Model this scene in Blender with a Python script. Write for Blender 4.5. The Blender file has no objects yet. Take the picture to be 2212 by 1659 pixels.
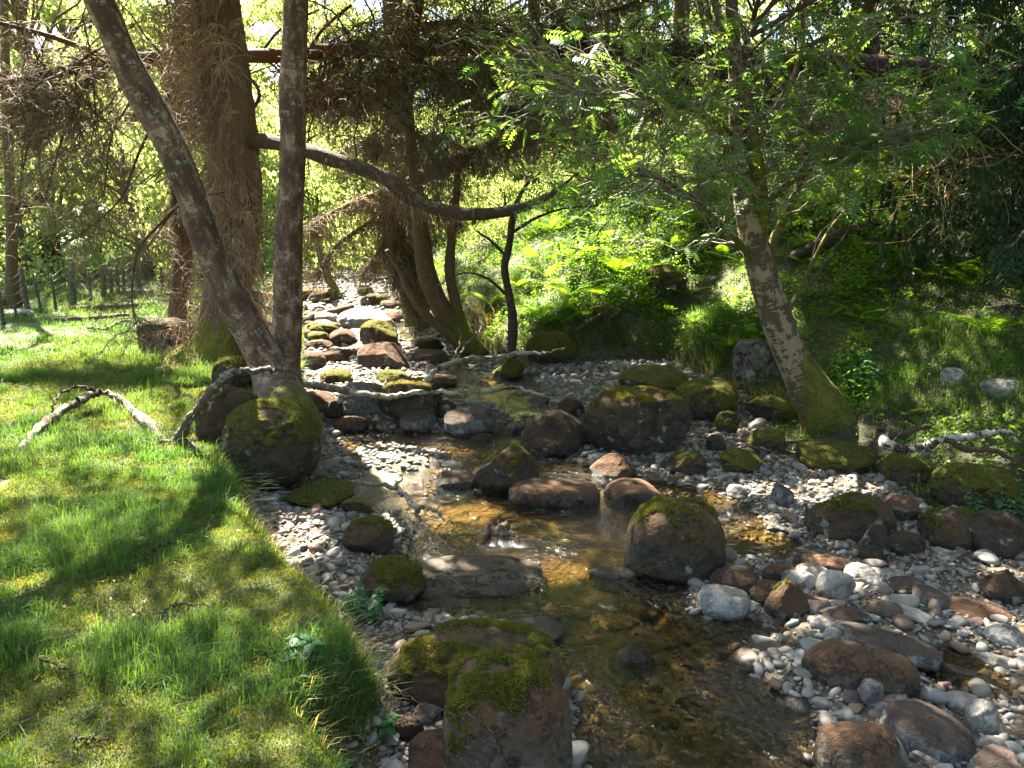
import bpy, math, random
import numpy as np
from math import radians, sin, cos, tan, atan, pi
from mathutils import Vector, Matrix
random.seed(7); RS = np.random.RandomState(11)
S = bpy.context.scene
col = S.collection

# ------------------------------------------------------------------ camera, sky, sun, exposure
CZ = 2.0; PITCH = radians(12.6); FP = 1703.0          # eye height, tilt, focal length in 2212-wide pixels
cd = bpy.data.cameras.new('camera'); cam = bpy.data.objects.new('camera', cd); col.objects.link(cam)
cam.location = (0, 0, CZ); cam.rotation_euler = (pi/2 - PITCH, 0, 0)
cd.sensor_width = 36; cd.lens = 36*FP/2212; cd.clip_start = 0.05; cd.clip_end = 600
S.camera = cam
SUN_AZ, SUN_EL = radians(-31), radians(52)            # azimuth from the view direction, to the left
SUN = np.array([sin(SUN_AZ)*cos(SUN_EL), cos(SUN_AZ)*cos(SUN_EL), sin(SUN_EL)])
w = bpy.data.worlds.new('World'); S.world = w; w.use_nodes = True
wn = w.node_tree; bg = wn.nodes['Background']
sky = wn.nodes.new('ShaderNodeTexSky'); sky.sky_type = 'NISHITA'; sky.sun_disc = False
sky.sun_elevation = SUN_EL; sky.sun_rotation = SUN_AZ; sky.dust_density = 2.0; sky.ozone_density = 1.0
wn.links.new(sky.outputs[0], bg.inputs[0]); bg.inputs[1].default_value = 0.052
sl = bpy.data.lights.new('sun', 'SUN'); sun = bpy.data.objects.new('sun', sl); col.objects.link(sun)
sl.energy = 5.0; sl.angle = radians(0.53); sl.color = (1.0, 0.91, 0.74)
sun.rotation_euler = Vector(SUN).to_track_quat('Z', 'Y').to_euler()
S.view_settings.view_transform = 'Standard'; S.view_settings.look = 'None'
S.view_settings.exposure = 3.75; S.view_settings.gamma = 1.0
S.render.engine = 'CYCLES'
cy = S.cycles; cy.max_bounces = 7; cy.diffuse_bounces = 3; cy.glossy_bounces = 3; cy.transmission_bounces = 5
cy.transparent_max_bounces = 8; cy.use_denoising = True; cy.sample_clamp_indirect = 6; cy.caustics_reflective = False

# ------------------------------------------------------------------ picture <-> place
def ray(u, v):
    a, b = (u-1106)/FP, (829.5-v)/FP
    return np.array([a, cos(PITCH)+b*sin(PITCH), -sin(PITCH)+b*cos(PITCH)])
def P(u, v, z=0.0):
    r = ray(u, v); t = (z-CZ)/r[2]; return np.array([0, 0, CZ])+r*t
def Py(u, v, y):
    r = ray(u, v); return np.array([0, 0, CZ])+r*(y/r[1])
def mpp(p): # metres per picture unit at a point
    return (p[1]*cos(PITCH)-(p[2]-CZ)*sin(PITCH))/FP
def proj(p):
    p = np.atleast_2d(p); d = p[:, 1]*cos(PITCH)-(p[:, 2]-CZ)*sin(PITCH)
    d = np.where(d < 0.01, 0.01, d)
    return 1106+FP*p[:, 0]/d, 829.5-FP*(p[:, 1]*sin(PITCH)+(p[:, 2]-CZ)*cos(PITCH))/d, d

# ------------------------------------------------------------------ noise
def _h(*a):
    s = 0.0
    for q, k in zip(a, (127.1, 311.7, 74.7, 191.3)): s = s+q*k
    v = np.sin(s)*43758.5453; return v-np.floor(v)
def n2(x, y, seed=0):
    ix, iy = np.floor(x), np.floor(y); fx, fy = x-ix, y-iy
    fx = fx*fx*(3-2*fx); fy = fy*fy*(3-2*fy)
    a = _h(ix, iy, seed); b = _h(ix+1, iy, seed); c = _h(ix, iy+1, seed); d = _h(ix+1, iy+1, seed)
    return (a*(1-fx)+b*fx)*(1-fy)+(c*(1-fx)+d*fx)*fy
def fbm2(x, y, o=4, seed=0):
    s = 0; a = .5
    for i in range(o): s = s+a*(n2(x*2**i+i*7.3, y*2**i-i*3.1, seed+i)-.5); a *= .5
    return s
def n3(p, seed=0):
    i = np.floor(p); f = p-i; f = f*f*(3-2*f); r = 0
    for dx in (0, 1):
        for dy in (0, 1):
            for dz in (0, 1):
                wgt = (f[:, 0] if dx else 1-f[:, 0])*(f[:, 1] if dy else 1-f[:, 1])*(f[:, 2] if dz else 1-f[:, 2])
                r = r+wgt*_h(i[:, 0]+dx, i[:, 1]+dy, i[:, 2]+dz, seed)
    return r
def fbm3(p, o=4, seed=0):
    s = 0; a = .5
    for i in range(o): s = s+a*(n3(p*2**i+i*5.7, seed+i)-.5); a *= .5
    return s
def ss(x, a, b):
    t = np.clip((x-a)/(b-a), 0, 1); return t*t*(3-2*t)

# ------------------------------------------------------------------ mesh helpers
def mk(name, V, F, mat=None, parent=None, smooth=True, pa=None, link=True):
    """one mesh object from numpy vertices and a list of face arrays; pa = point attributes"""
    me = bpy.data.meshes.new(name); V = np.asarray(V, dtype=np.float32)
    Fs = F if isinstance(F, list) else [F]
    Fs = [np.asarray(f, dtype=np.int32) for f in Fs if len(f)]
    me.vertices.add(len(V)); me.vertices.foreach_set('co', V.ravel())
    lv = np.concatenate([f.ravel() for f in Fs]); cnt = np.concatenate([np.full(len(f), f.shape[1], np.int32) for f in Fs])
    st = np.concatenate([[0], np.cumsum(cnt)[:-1]]).astype(np.int32)
    me.loops.add(len(lv)); me.loops.foreach_set('vertex_index', lv)
    me.polygons.add(len(cnt)); me.polygons.foreach_set('loop_start', st)
    if smooth: me.polygons.foreach_set('use_smooth', np.ones(len(cnt), bool))
    if pa:
        for k, a in pa.items():
            a = np.asarray(a, dtype=np.float32)
            if a.ndim == 1:
                at = me.attributes.new(k, 'FLOAT', 'POINT'); at.data.foreach_set('value', a)
            else:
                at = me.attributes.new(k, 'FLOAT_VECTOR', 'POINT'); at.data.foreach_set('vector', a.ravel())
    me.update(calc_edges=True); me.validate()
    if mat: me.materials.append(mat)
    o = bpy.data.objects.new(name, me)
    if link: col.objects.link(o)
    if parent: o.parent = parent
    return o
def tag(o, label=None, cat=None, group=None, kind=None):
    for k, v in (('label', label), ('category', cat), ('group', group), ('kind', kind)):
        if v: o[k] = v
    return o
def empty(name, loc, label=None, cat=None, group=None):
    o = bpy.data.objects.new(name, None); col.objects.link(o); o.location = tuple(float(c) for c in loc)
    o.empty_display_size = 0.1
    return tag(o, label, cat, group)
def child(root, name, V, F, mat, **k):
    V = np.asarray(V, float)-np.array(root.location); return mk(name, V, F, mat, parent=root, **k)
def copy_tree(o, parent=None):
    c = o.copy(); col.objects.link(c)
    if parent: c.parent = parent
    for ch in o.children: copy_tree(ch, c)
    return c
def unit(v): v = np.asarray(v, float); return v/np.maximum(np.linalg.norm(v, axis=-1, keepdims=True), 1e-9)
def spline(pts, n):
    """Catmull-Rom through rows of pts (any number of columns), n samples"""
    p = np.asarray(pts, float); q = np.vstack([2*p[0]-p[1], p, 2*p[-1]-p[-2]]); m = len(p)-1
    t = np.linspace(0, m, n); i = np.minimum(t.astype(int), m-1); f = (t-i)[:, None]
    a, b, c, d = q[i], q[i+1], q[i+2], q[i+3]
    return .5*((2*b)+(-a+c)*f+(2*a-5*b+4*c-d)*f*f+(-a+3*b-3*c+d)*f**3)
def tubes(L, R, k=3, rough=0, seed=0, knots=0):
    """L (n,m,3) polylines with radii R (n,m) -> V, F, tc"""
    L = np.asarray(L, float); R = np.asarray(R, float); n, m, _ = L.shape
    T = np.empty_like(L); T[:, 1:-1] = L[:, 2:]-L[:, :-2]; T[:, 0] = L[:, 1]-L[:, 0]; T[:, -1] = L[:, -1]-L[:, -2]; T = unit(T)
    ref = np.zeros_like(T); ref[..., 1] = 1; par = np.abs(T[..., 1]) > .9; ref[par] = (1, 0, 0)
    A = unit(np.cross(T, ref)); B = np.cross(T, A)
    an = np.arange(k)*2*pi/k
    d = A[:, :, None, :]*np.cos(an)[None, None, :, None]+B[:, :, None, :]*np.sin(an)[None, None, :, None]
    seg = np.linalg.norm(np.diff(L, axis=1), axis=2); le = np.concatenate([np.zeros((n, 1)), np.cumsum(seg, 1)], 1)
    tc = np.stack([np.broadcast_to(R[:, :, None]*np.cos(an), (n, m, k)), np.broadcast_to(R[:, :, None]*np.sin(an), (n, m, k)),
                   np.broadcast_to(le[:, :, None], (n, m, k))], -1).reshape(-1, 3)
    rr = np.repeat(R[:, :, None], k, 2).astype(float)
    if rough:
        q = tc*np.array([3.5, 3.5, 2.6])
        nz = fbm3(q, 3, seed)+.35*fbm3(tc*np.array([26, 26, 9]), 2, seed+5)
        rr = rr*(1+rough*2*nz.reshape(n, m, k))
    V = (L[:, :, None, :]+d*rr[..., None]).reshape(-1, 3)
    base = (np.arange(n)*m*k)[:, None, None]+(np.arange(m-1)*k)[None, :, None]
    j = np.arange(k)[None, None, :]; j2 = (j+1) % k
    F = np.stack([base+j, base+j2, base+k+j2, base+k+j], -1).reshape(-1, 4)
    Fl = [F]
    if k > 4:
        caps = ((np.arange(n)*m*k)[:, None]+np.arange(k)[None, ::-1]); cape = ((np.arange(n)*m*k)[:, None]+(m-1)*k+np.arange(k)[None, :])
        Fl += [caps, cape]
    return V, Fl, tc
class Bag:
    """collects geometry of one mesh"""
    def __init__(s): s.V = []; s.F = {}; s.n = 0; s.A = {}
    def add(s, V, F, **a):
        V = np.asarray(V, float)
        for f in (F if isinstance(F, list) else [F]):
            f = np.asarray(f)
            if len(f): s.F.setdefault(f.shape[1], []).append(f+s.n)
        s.V.append(V); s.n += len(V)
        for k_, v in a.items(): s.A.setdefault(k_, []).append(v)
    def get(s): return np.vstack(s.V), [np.vstack(f) for f in s.F.values()], {k_: np.concatenate(v) for k_, v in s.A.items()}
def trunk_line(pts, n=40):
    """pts rows (u, v, y, width px) -> line and radii in metres"""
    q = spline(pts, n); L = np.array([Py(a[0], a[1], a[2]) for a in q]); R = np.array([a[3]*mpp(p)/2 for a, p in zip(q, L)])
    return L, np.maximum(R, .002)
def rot_rand(n, rs, tilt=1.0):
    """random orthonormal frames (n,3,3) rows a,b,c with c near up for small tilt"""
    c = unit(np.stack([rs.normal(size=n)*tilt, rs.normal(size=n)*tilt, np.ones(n) if tilt < 5 else rs.normal(size=n)], -1))
    r = unit(rs.normal(size=(n, 3))); a = unit(np.cross(c, r)); b = np.cross(c, a); return a, b, c
def leaves(C, size, rs, tilt=1.0, aspect=.6, axis=None):
    """kite-shaped leaf faces at centres C"""
    n = len(C); a, b, c = rot_rand(n, rs, tilt)
    if axis is not None: a = unit(axis); b = unit(np.cross(a, c)); c = np.cross(a, b)
    s = (np.ones(n)*size)[:, None]; w = s*aspect*.5
    V = np.stack([C-a*s*.5, C+b*w-a*s*.05+c*s*.06, C+a*s*.5-c*s*.05, C-b*w-a*s*.05+c*s*.06], 1).reshape(-1, 3)
    F = np.arange(n*4).reshape(n, 4); rnd = np.repeat(rs.rand(n), 4)
    return V, F, rnd

# ------------------------------------------------------------------ materials
def M(name):
    m = bpy.data.materials.new(name); m.use_nodes = True; nt = m.node_tree; nt.nodes.clear()
    out = nt.nodes.new('ShaderNodeOutputMaterial')
    def N(t, **k):
        nd = nt.nodes.new('ShaderNode'+t)
        for kk, v in k.items():
            if kk.startswith('i_'):
                kk = kk[2:]; kk = int(kk) if kk.isdigit() else kk.replace('_', ' ')
                if isinstance(v, bpy.types.NodeSocket): nt.links.new(v, nd.inputs[kk])
                else: nd.inputs[kk].default_value = v
            else: setattr(nd, kk, v)
        return nd
    def mix(f, a, b):
        nd = N('Mix', data_type='RGBA'); 
        for s, v in ((nd.inputs[0], f), (nd.inputs[6], a), (nd.inputs[7], b)):
            if isinstance(v, bpy.types.NodeSocket): nt.links.new(v, s)
            else: s.default_value = v if isinstance(v, (int, float)) else (*v, 1)
        return nd.outputs[2]
    def math_(op, a, b=0.0, clamp=False):
        nd = N('Math', operation=op, use_clamp=clamp)
        for s, v in ((nd.inputs[0], a), (nd.inputs[1], b)):
            if isinstance(v, bpy.types.NodeSocket): nt.links.new(v, s)
            else: s.default_value = v
        return nd.outputs[0]
    def ramp(f, stops):
        nd = N('ValToRGB'); nt.links.new(f, nd.inputs[0]); e = nd.color_ramp.elements
        while len(e) < len(stops): e.new(.5)
        for el, (p, c) in zip(e, stops): el.position = p; el.color = (*c, 1) if isinstance(c, tuple) else (c, c, c, 1)
        return nd.outputs[0]
    def step(f, a, b):
        nd = N('MapRange', interpolation_type='SMOOTHSTEP'); nt.links.new(f, nd.inputs[0])
        nd.inputs[1].default_value = a; nd.inputs[2].default_value = b; return nd.outputs[0]
    def link(a, b): nt.links.new(a, b)
    return m, nt, out, N, mix, math_, ramp, step, link

def rock_mat(name, rock, top, moss, t_top, t_moss, bump=.5, rough=.75, stripes=0):
    m, nt, out, N, mix, mt, ramp, step, link = M(name)
    tc = N('TexCoord').outputs['Object']; oi = N('ObjectInfo').outputs['Random']
    off = N('VectorMath', operation='ADD'); link(tc, off.inputs[0]); cx = N('CombineXYZ'); r9 = mt('MULTIPLY', oi, 37.0)
    for i in range(3): link(r9, cx.inputs[i])
    link(cx.outputs[0], off.inputs[1]); co = off.outputs[0]
    big = N('TexNoise', i_Scale=4.0, i_Detail=5.0, i_Roughness=.65); link(co, big.inputs[0])
    fine = N('TexNoise', i_Scale=45.0, i_Detail=4.0, i_Roughness=.7); link(co, fine.inputs[0])
    mid = N('TexNoise', i_Scale=13.0, i_Detail=6.0, i_Roughness=.72); link(co, mid.inputs[0])
    up = N('SeparateXYZ'); link(N('NewGeometry').outputs['Normal'], up.inputs[0]); upz = up.outputs[2]
    rc = mix(step(mid.outputs[0], .34, .68), tuple(c*.32 for c in rock), tuple(c*1.1 for c in rock))
    rc = mix(mt('MULTIPLY', step(fine.outputs[0], .56, .7), .5), rc, tuple(min(1, c*1.9+.03) for c in rock))
    if stripes:
        wv = N('TexWave', i_Scale=5.0, i_Distortion=14.0, i_Detail=4.0); link(co, wv.inputs[0])
        rc = mix(mt('MULTIPLY', step(wv.outputs[1], .5, 1.0), .28), rc, tuple(min(1, c*2.0) for c in rock))
    lich = N('TexNoise', i_Scale=9.0, i_Detail=3.0); link(co, lich.inputs[0])
    rc = mix(mt('MULTIPLY', step(lich.outputs[0], .62, .66), .55), rc, (.30, .31, .27))
    m1 = step(mt('ADD', mt('MULTIPLY', upz, .55), mt('ADD', mt('MULTIPLY', big.outputs[0], .6), mt('MULTIPLY', mid.outputs[0], .45))), t_top-.02, t_top+.2)
    tcx = mix(fine.outputs[0], tuple(c*.5 for c in top), tuple(c*1.5 for c in top))
    c1 = mix(m1, rc, tcx)
    s2 = mt('ADD', mt('ADD', mt('MULTIPLY', upz, .5), mt('MULTIPLY', big.outputs[0], .6)), mt('MULTIPLY', mid.outputs[0], .6))
    mwt = N('Attribute', attribute_name='mossw').outputs['Fac']; m2 = step(mt('ADD', mwt, mt('MULTIPLY', mt('SUBTRACT', mid.outputs[0], .5), .8)), .35, .6)
    mc = mix(step(fine.outputs[0], .35, .65), tuple(c*.4 for c in moss), moss)
    mc = mix(step(mid.outputs[0], .45, .6), mc, (moss[0]*.9, moss[1]*.6, moss[2]*.6))
    c2 = mix(m2, c1, mc)
    crk = N('TexVoronoi', i_Scale=3.2, feature='DISTANCE_TO_EDGE'); cw = N('VectorMath', operation='MULTIPLY_ADD'); link(mid.outputs['Color'], cw.inputs[0]); cw.inputs[1].default_value = (.35, .35, .35); link(co, cw.inputs[2]); link(cw.outputs[0], crk.inputs[0])
    ck = mt('MULTIPLY', step(crk.outputs['Distance'], .03, .0), mt('SUBTRACT', 1.0, m2)); c2 = mix(mt('MULTIPLY', ck, .55), c2, (.02, .017, .014))
    gp = N('SeparateXYZ'); link(N('NewGeometry').outputs['Position'], gp.inputs[0])
    wz = mt('SUBTRACT', gp.outputs[2], mt('ADD', mt('MULTIPLY', step(gp.outputs[1], 6.95, 7.35), .11), mt('MULTIPLY', step(gp.outputs[1], 10.4, 11.2), .16)))
    wet = step(mt('ADD', wz, mt('MULTIPLY', mt('SUBTRACT', mid.outputs[0], .5), .06)), .055, .02); c2 = mix(mt('MULTIPLY', wet, .6), c2, (.012, .010, .008))
    hgt = mt('ADD', mt('MULTIPLY', fine.outputs[0], .5), mt('ADD', mt('MULTIPLY', mid.outputs[0], 1.2), mt('MULTIPLY', ck, -1.2)))
    vf = N('TexNoise', i_Scale=160.0, i_Detail=3.0); link(co, vf.inputs[0])
    hgt = mt('ADD', hgt, mt('MULTIPLY', mt('MULTIPLY', vf.outputs[0], mt('ADD', m2, mt('MULTIPLY', m1, .5))), .8))
    bp = N('Bump', i_Strength=bump*1.5, i_Distance=.025); link(hgt, bp.inputs['Height'])
    b = N('BsdfPrincipled'); link(c2, b.inputs['Base Color']); link(bp.outputs[0], b.inputs['Normal'])
    rg = mt('SUBTRACT', .97, mt('MULTIPLY', mt('SUBTRACT', 1.0, mt('MAXIMUM', m1, m2)), 1-rough+.0)); rg = mt('SUBTRACT', rg, mt('MULTIPLY', wet, .5)); link(rg, b.inputs['Roughness'])
    b.inputs['Specular IOR Level'].default_value = .35
    link(b.outputs[0], out.inputs[0]); return m
YM = (.19, .15, .022); GM = (.10, .13, .02)
MAT = {
 'moss': rock_mat('mossy_boulder', (.058, .048, .035), (.060, .036, .018), YM, .56, .98),
 'full': rock_mat('moss_covered_rock', (.058, .050, .036), (.050, .038, .016), (.105, .115, .018), .50, .80),
 'red': rock_mat('red_brown_boulder', (.098, .084, .066), (.085, .046, .026), (.08, .07, .02), .58, 1.14),
 'dark': rock_mat('dark_brown_rock', (.048, .038, .028), (.046, .028, .017), (.08, .07, .018), .60, 1.08),
 'grey': rock_mat('grey_boulder', (.27, .255, .24), (.19, .165, .14), (.12, .12, .03), 1.0, 1.3, bump=.35),
 'slate': rock_mat('slate_rock', (.115, .12, .125), (.06, .042, .034), (.12, .12, .03), .74, 1.3, bump=.35, stripes=1),
 'pale': rock_mat('sun_paled_mossy_slab', (.30, .25, .17), (.24, .21, .10), (.22, .21, .05), .45, 1.0),  # moss and rock lightened to stand in for sun glare on the slab
 'slab': rock_mat('wet_slab', (.16, .135, .115), (.11, .08, .06), (.12, .12, .03), .85, 1.25, bump=.8, rough=.5),
}
def pebble_mat(name, attr):
    m, nt, out, N, mix, mt, ramp, step, link = M(name)
    if attr: r = N('Attribute', attribute_name='rnd').outputs['Fac']
    else: r = N('ObjectInfo').outputs['Random']
    tc = N('TexCoord').outputs['Object']
    base = ramp(r, [(0, (.22, .21, .195)), (.12, (.12, .118, .115)), (.26, (.25, .235, .215)), (.38, (.085, .078, .072)), (.5, (.21, .185, .16)), (.6, (.14, .15, .16)),
                    (.70, (.33, .315, .29)), (.78, (.12, .085, .062)), (.88, (.18, .10, .07)), (.94, (.10, .07, .05)), (1, (.23, .215, .195))])
    fine = N('TexNoise', i_Scale=60.0, i_Detail=5.0, i_Roughness=.7); link(tc, fine.inputs[0])
    mid = N('TexNoise', i_Scale=18.0, i_Detail=3.0); link(tc, mid.inputs[0])
    c = mix(mt('MULTIPLY', step(fine.outputs[0], .35, .65), .35), base, (.07, .06, .05))
    c = mix(mt('MULTIPLY', step(mid.outputs[0], .55, .7), .4), c, (.12, .085, .06))
    gp = N('SeparateXYZ'); link(N('NewGeometry').outputs['Position'], gp.inputs[0])
    wz = mt('SUBTRACT', gp.outputs[2], mt('ADD', mt('MULTIPLY', step(gp.outputs[1], 6.95, 7.35), .11), mt('MULTIPLY', step(gp.outputs[1], 10.4, 11.2), .16)))
    wet = step(wz, .03, .005); c = mix(mt('MULTIPLY', wet, .5), c, (.03, .022, .013))
    bp = N('Bump', i_Strength=.25, i_Distance=.006); link(fine.outputs[0], bp.inputs['Height'])
    b = N('BsdfPrincipled', i_Roughness=.62); link(c, b.inputs['Base Color']); link(bp.outputs[0], b.inputs['Normal'])
    b.inputs['Specular IOR Level'].default_value = .4
    link(b.outputs[0], out.inputs[0]); return m
MAT['pebble'] = pebble_mat('pebble_stone', False); MAT['pebbles'] = pebble_mat('pebble_bed', True)

def leaf_mat(name, c1, c2, trans=.5, rough=.5, tint=1.25, attr='rnd', tb=.6):
    m, nt, out, N, mix, mt, ramp, step, link = M(name)
    r = N('Attribute', attribute_name=attr).outputs['Fac']
    c = mix(r, c1, c2)
    d = N('BsdfPrincipled', i_Roughness=rough); d.inputs['Specular IOR Level'].default_value = .25; link(c, d.inputs['Base Color'])
    t = N('BsdfTranslucent'); tcol = N('Mix', data_type='RGBA', blend_type='MULTIPLY'); tcol.inputs[0].default_value = 1
    link(c, tcol.inputs[6]); tcol.inputs[7].default_value = (2.2*tint, 2.0*tint, tb*tint, 1); link(tcol.outputs[2], t.inputs[0])
    ms = N('MixShader'); ms.inputs[0].default_value = trans
    link(d.outputs[0], ms.inputs[1]); link(t.outputs[0], ms.inputs[2]); link(ms.outputs[0], out.inputs[0]); return m
MAT['rowan'] = leaf_mat('rowan_leaf', (.06, .15, .055), (.13, .20, .055), .5, tint=1.0, tb=.7)
MAT['birchleaf'] = leaf_mat('birch_leaf', (.05, .11, .02), (.10, .16, .025), .5)
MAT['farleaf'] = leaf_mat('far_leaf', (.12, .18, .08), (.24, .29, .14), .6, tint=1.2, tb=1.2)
MAT['grass'] = leaf_mat('grass_blade', (.036, .096, .024), (.088, .140, .036), .42, tint=1.05, tb=.7)
MAT['drygrass'] = leaf_mat('dry_grass', (.20, .15, .08), (.30, .24, .14), .3)
MAT['mossleaf'] = leaf_mat('moss_fuzz', (.065, .075, .016), (.135, .135, .026), .3)
MAT['fern'] = leaf_mat('fern_frond', (.06, .15, .015), (.12, .20, .02), .5)
MAT['herb'] = leaf_mat('herb_leaf', (.03, .10, .04), (.05, .14, .06), .35)
MAT['needle'] = leaf_mat('spruce_needle', (.018, .045, .025), (.035, .07, .03), .15)
MAT['deadneedle'] = leaf_mat('dead_needle', (.10, .05, .03), (.20, .09, .05), .25, tint=.6)
MAT['litter'] = leaf_mat('leaf_litter', (.12, .07, .04), (.25, .16, .10), .2, tint=.5)

def bark_mat(name, dark, light, cover=.5, moss_h=None, moss=(.13, .13, .02), lichen=(.22, .27, .22), lich=.62, vscale=1.0, pink=None, bandw=.35):
    m, nt, out, N, mix, mt, ramp, step, link = M(name)
    tc = N('Attribute', attribute_name='tc').outputs['Vector']
    mp = N('Mapping'); mp.inputs['Scale'].default_value = (1, 1, .45*vscale); link(tc, mp.inputs[0])
    mh = N('Mapping'); mh.inputs['Scale'].default_value = (.5, .5, 3.2*vscale); link(tc, mh.inputs[0])
    big = N('TexNoise', i_Scale=9.0, i_Detail=6.0, i_Roughness=.7); link(mp.outputs[0], big.inputs[0])
    band = N('TexNoise', i_Scale=14.0, i_Detail=5.0, i_Roughness=.65); link(mh.outputs[0], band.inputs[0])
    fine = N('TexNoise', i_Scale=70.0, i_Detail=4.0); link(tc, fine.inputs[0])
    c = mix(fine.outputs[0], tuple(x*.5 for x in dark), tuple(x*1.4 for x in dark))
    if pink: c = mix(step(big.outputs[0], .42, .6), c, pink)
    s = mt('ADD', mt('MULTIPLY', big.outputs[0], .75), mt('MULTIPLY', band.outputs[0], bandw))
    pm = step(s, .68-cover*.3, .72-cover*.3)
    c = mix(pm, c, mix(fine.outputs[0], tuple(x*.75 for x in light), light))
    ln = N('TexNoise', i_Scale=11.0, i_Detail=8.0, i_Roughness=.75); link(tc, ln.inputs[0])
    c = mix(mt('MULTIPLY', step(ln.outputs[0], lich, lich+.03), .8), c, lichen)
    if moss_h is not None:
        sx = N('SeparateXYZ'); link(tc, sx.inputs[0])
        mm = mt('SUBTRACT', mt('ADD', moss_h, mt('MULTIPLY', mt('SUBTRACT', big.outputs[0], .5), 1.6)), sx.outputs[2])
        up = N('SeparateXYZ'); link(N('NewGeometry').outputs['Normal'], up.inputs[0])
        mm = mt('ADD', mm, mt('MULTIPLY', up.outputs[2], .5))
        c = mix(step(mm, 0, .12), c, mix(fine.outputs[0], tuple(x*.35 for x in moss), tuple(x*1.3 for x in moss)))
    h = mt('ADD', mt('MULTIPLY', big.outputs[0], 1.0), mt('ADD', mt('MULTIPLY', fine.outputs[0], .25), mt('MULTIPLY', pm, .25)))
    bp = N('Bump', i_Strength=1.0, i_Distance=.04); link(h, bp.inputs['Height'])
    b = N('BsdfPrincipled', i_Roughness=.85); link(c, b.inputs['Base Color']); link(bp.outputs[0], b.inputs['Normal'])
    b.inputs['Specular IOR Level'].default_value = .25
    link(b.outputs[0], out.inputs[0]); return m
MAT['birch'] = bark_mat('old_birch_bark', (.080, .046, .034), (.32, .22, .165), .36, .10, moss=(.10, .10, .02), lichen=(.25, .29, .22), lich=.565, pink=(.22, .125, .085))
MAT['rowanbark'] = bark_mat('pale_birch_bark', (.095, .068, .045), (.28, .22, .15), .46, 1.05, lichen=(.20, .22, .15), lich=.60, bandw=.4)
MAT['palebirch'] = bark_mat('white_birch_bark', (.06, .045, .035), (.46, .42, .36), .60, -.42, moss=(.17, .15, .02), lich=.68)
MAT['spruce'] = bark_mat('spruce_bark', (.17, .10, .065), (.32, .22, .15), .35, .55, moss=(.22, .21, .03), lich=.68)
MAT['mossbark'] = bark_mat('mossy_bark', (.11, .07, .04), (.18, .13, .08), .3, .55, moss=(.11, .11, .02))
MAT['deadwood'] = bark_mat('dead_wood', (.055, .035, .026), (.12, .09, .07), .35, None, lich=.7)
MAT['redlog'] = bark_mat('red_brown_bark', (.085, .042, .028), (.12, .07, .05), .3, None, lich=.75)
MAT['paledead'] = bark_mat('pale_dead_wood', (.10, .078, .06), (.27, .235, .19), .45, None, lichen=(.24, .26, .2), lich=.60)
MAT['palelog'] = bark_mat('pale_log_wood', (.17, .14, .10), (.42, .37, .29), .60, -.43, moss=(.17, .17, .03), lich=.64)
MAT['limbmoss'] = bark_mat('mossy_limb_bark', (.075, .05, .032), (.15, .12, .09), .35, -.32, moss=(.17, .17, .03), lich=.64)
def twig_mat(name, c1, c2):
    m, nt, out, N, mix, mt, ramp, step, link = M(name)
    r = N('Attribute', attribute_name='rnd').outputs['Fac']; b = N('BsdfPrincipled', i_Roughness=.8)
    link(mix(r, c1, c2), b.inputs['Base Color']); link(b.outputs[0], out.inputs[0]); return m
MAT['twig'] = twig_mat('dead_twig', (.10, .07, .045), (.26, .19, .12))
MAT['redtwig'] = twig_mat('red_dead_twig', (.17, .095, .06), (.50, .33, .22))
MAT['greytwig'] = twig_mat('grey_twig', (.12, .10, .07), (.24, .22, .17))

# ground
def ground_mat():
    m, nt, out, N, mix, mt, ramp, step, link = M('stream_valley_ground')
    g = N('Attribute', attribute_name='grassy').outputs['Fac']; s = N('Attribute', attribute_name='slope').outputs['Fac']
    tc = N('TexCoord').outputs['Object']
    big = N('TexNoise', i_Scale=1.4, i_Detail=6.0, i_Roughness=.65); link(tc, big.inputs[0])
    mid = N('TexNoise', i_Scale=9.0, i_Detail=6.0, i_Roughness=.7); link(tc, mid.inputs[0])
    fine = N('TexNoise', i_Scale=70.0, i_Detail=5.0, i_Roughness=.7); link(tc, fine.inputs[0])
    grav = mix(step(mid.outputs[0], .4, .6), (.05, .036, .023), (.11, .088, .065))
    vo = N('TexVoronoi', i_Scale=38.0); link(tc, vo.inputs[0])
    grav = mix(mt('MULTIPLY', step(vo.outputs['Distance'], .5, .2), .5), grav, (.18, .155, .125))
    mossy = mix(step(big.outputs[0], .42, .6), (.030, .055, .012), (.075, .095, .018))
    mossy = mix(mt('MULTIPLY', step(mid.outputs[0], .52, .68), .7), mossy, (.10, .065, .035))
    soil = mix(step(mid.outputs[0], .4, .6), (.030, .022, .014), (.080, .058, .034))
    soil = mix(mt('MULTIPLY', step(big.outputs[0], .40, .52), .85), soil, (.06, .07, .016))
    c = mix(g, grav, mossy); c = mix(s, c, soil)
    c = mix(mt('MULTIPLY', fine.outputs[0], .5), c, (.02, .018, .01))
    h = mt('ADD', mt('MULTIPLY', mid.outputs[0], 1.0), mt('MULTIPLY', fine.outputs[0], .5))
    bp = N('Bump', i_Strength=.9, i_Distance=.03); link(h, bp.inputs['Height'])
    b = N('BsdfPrincipled', i_Roughness=.9); link(c, b.inputs['Base Color']); link(bp.outputs[0], b.inputs['Normal'])
    link(b.outputs[0], out.inputs[0]); return m
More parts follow.
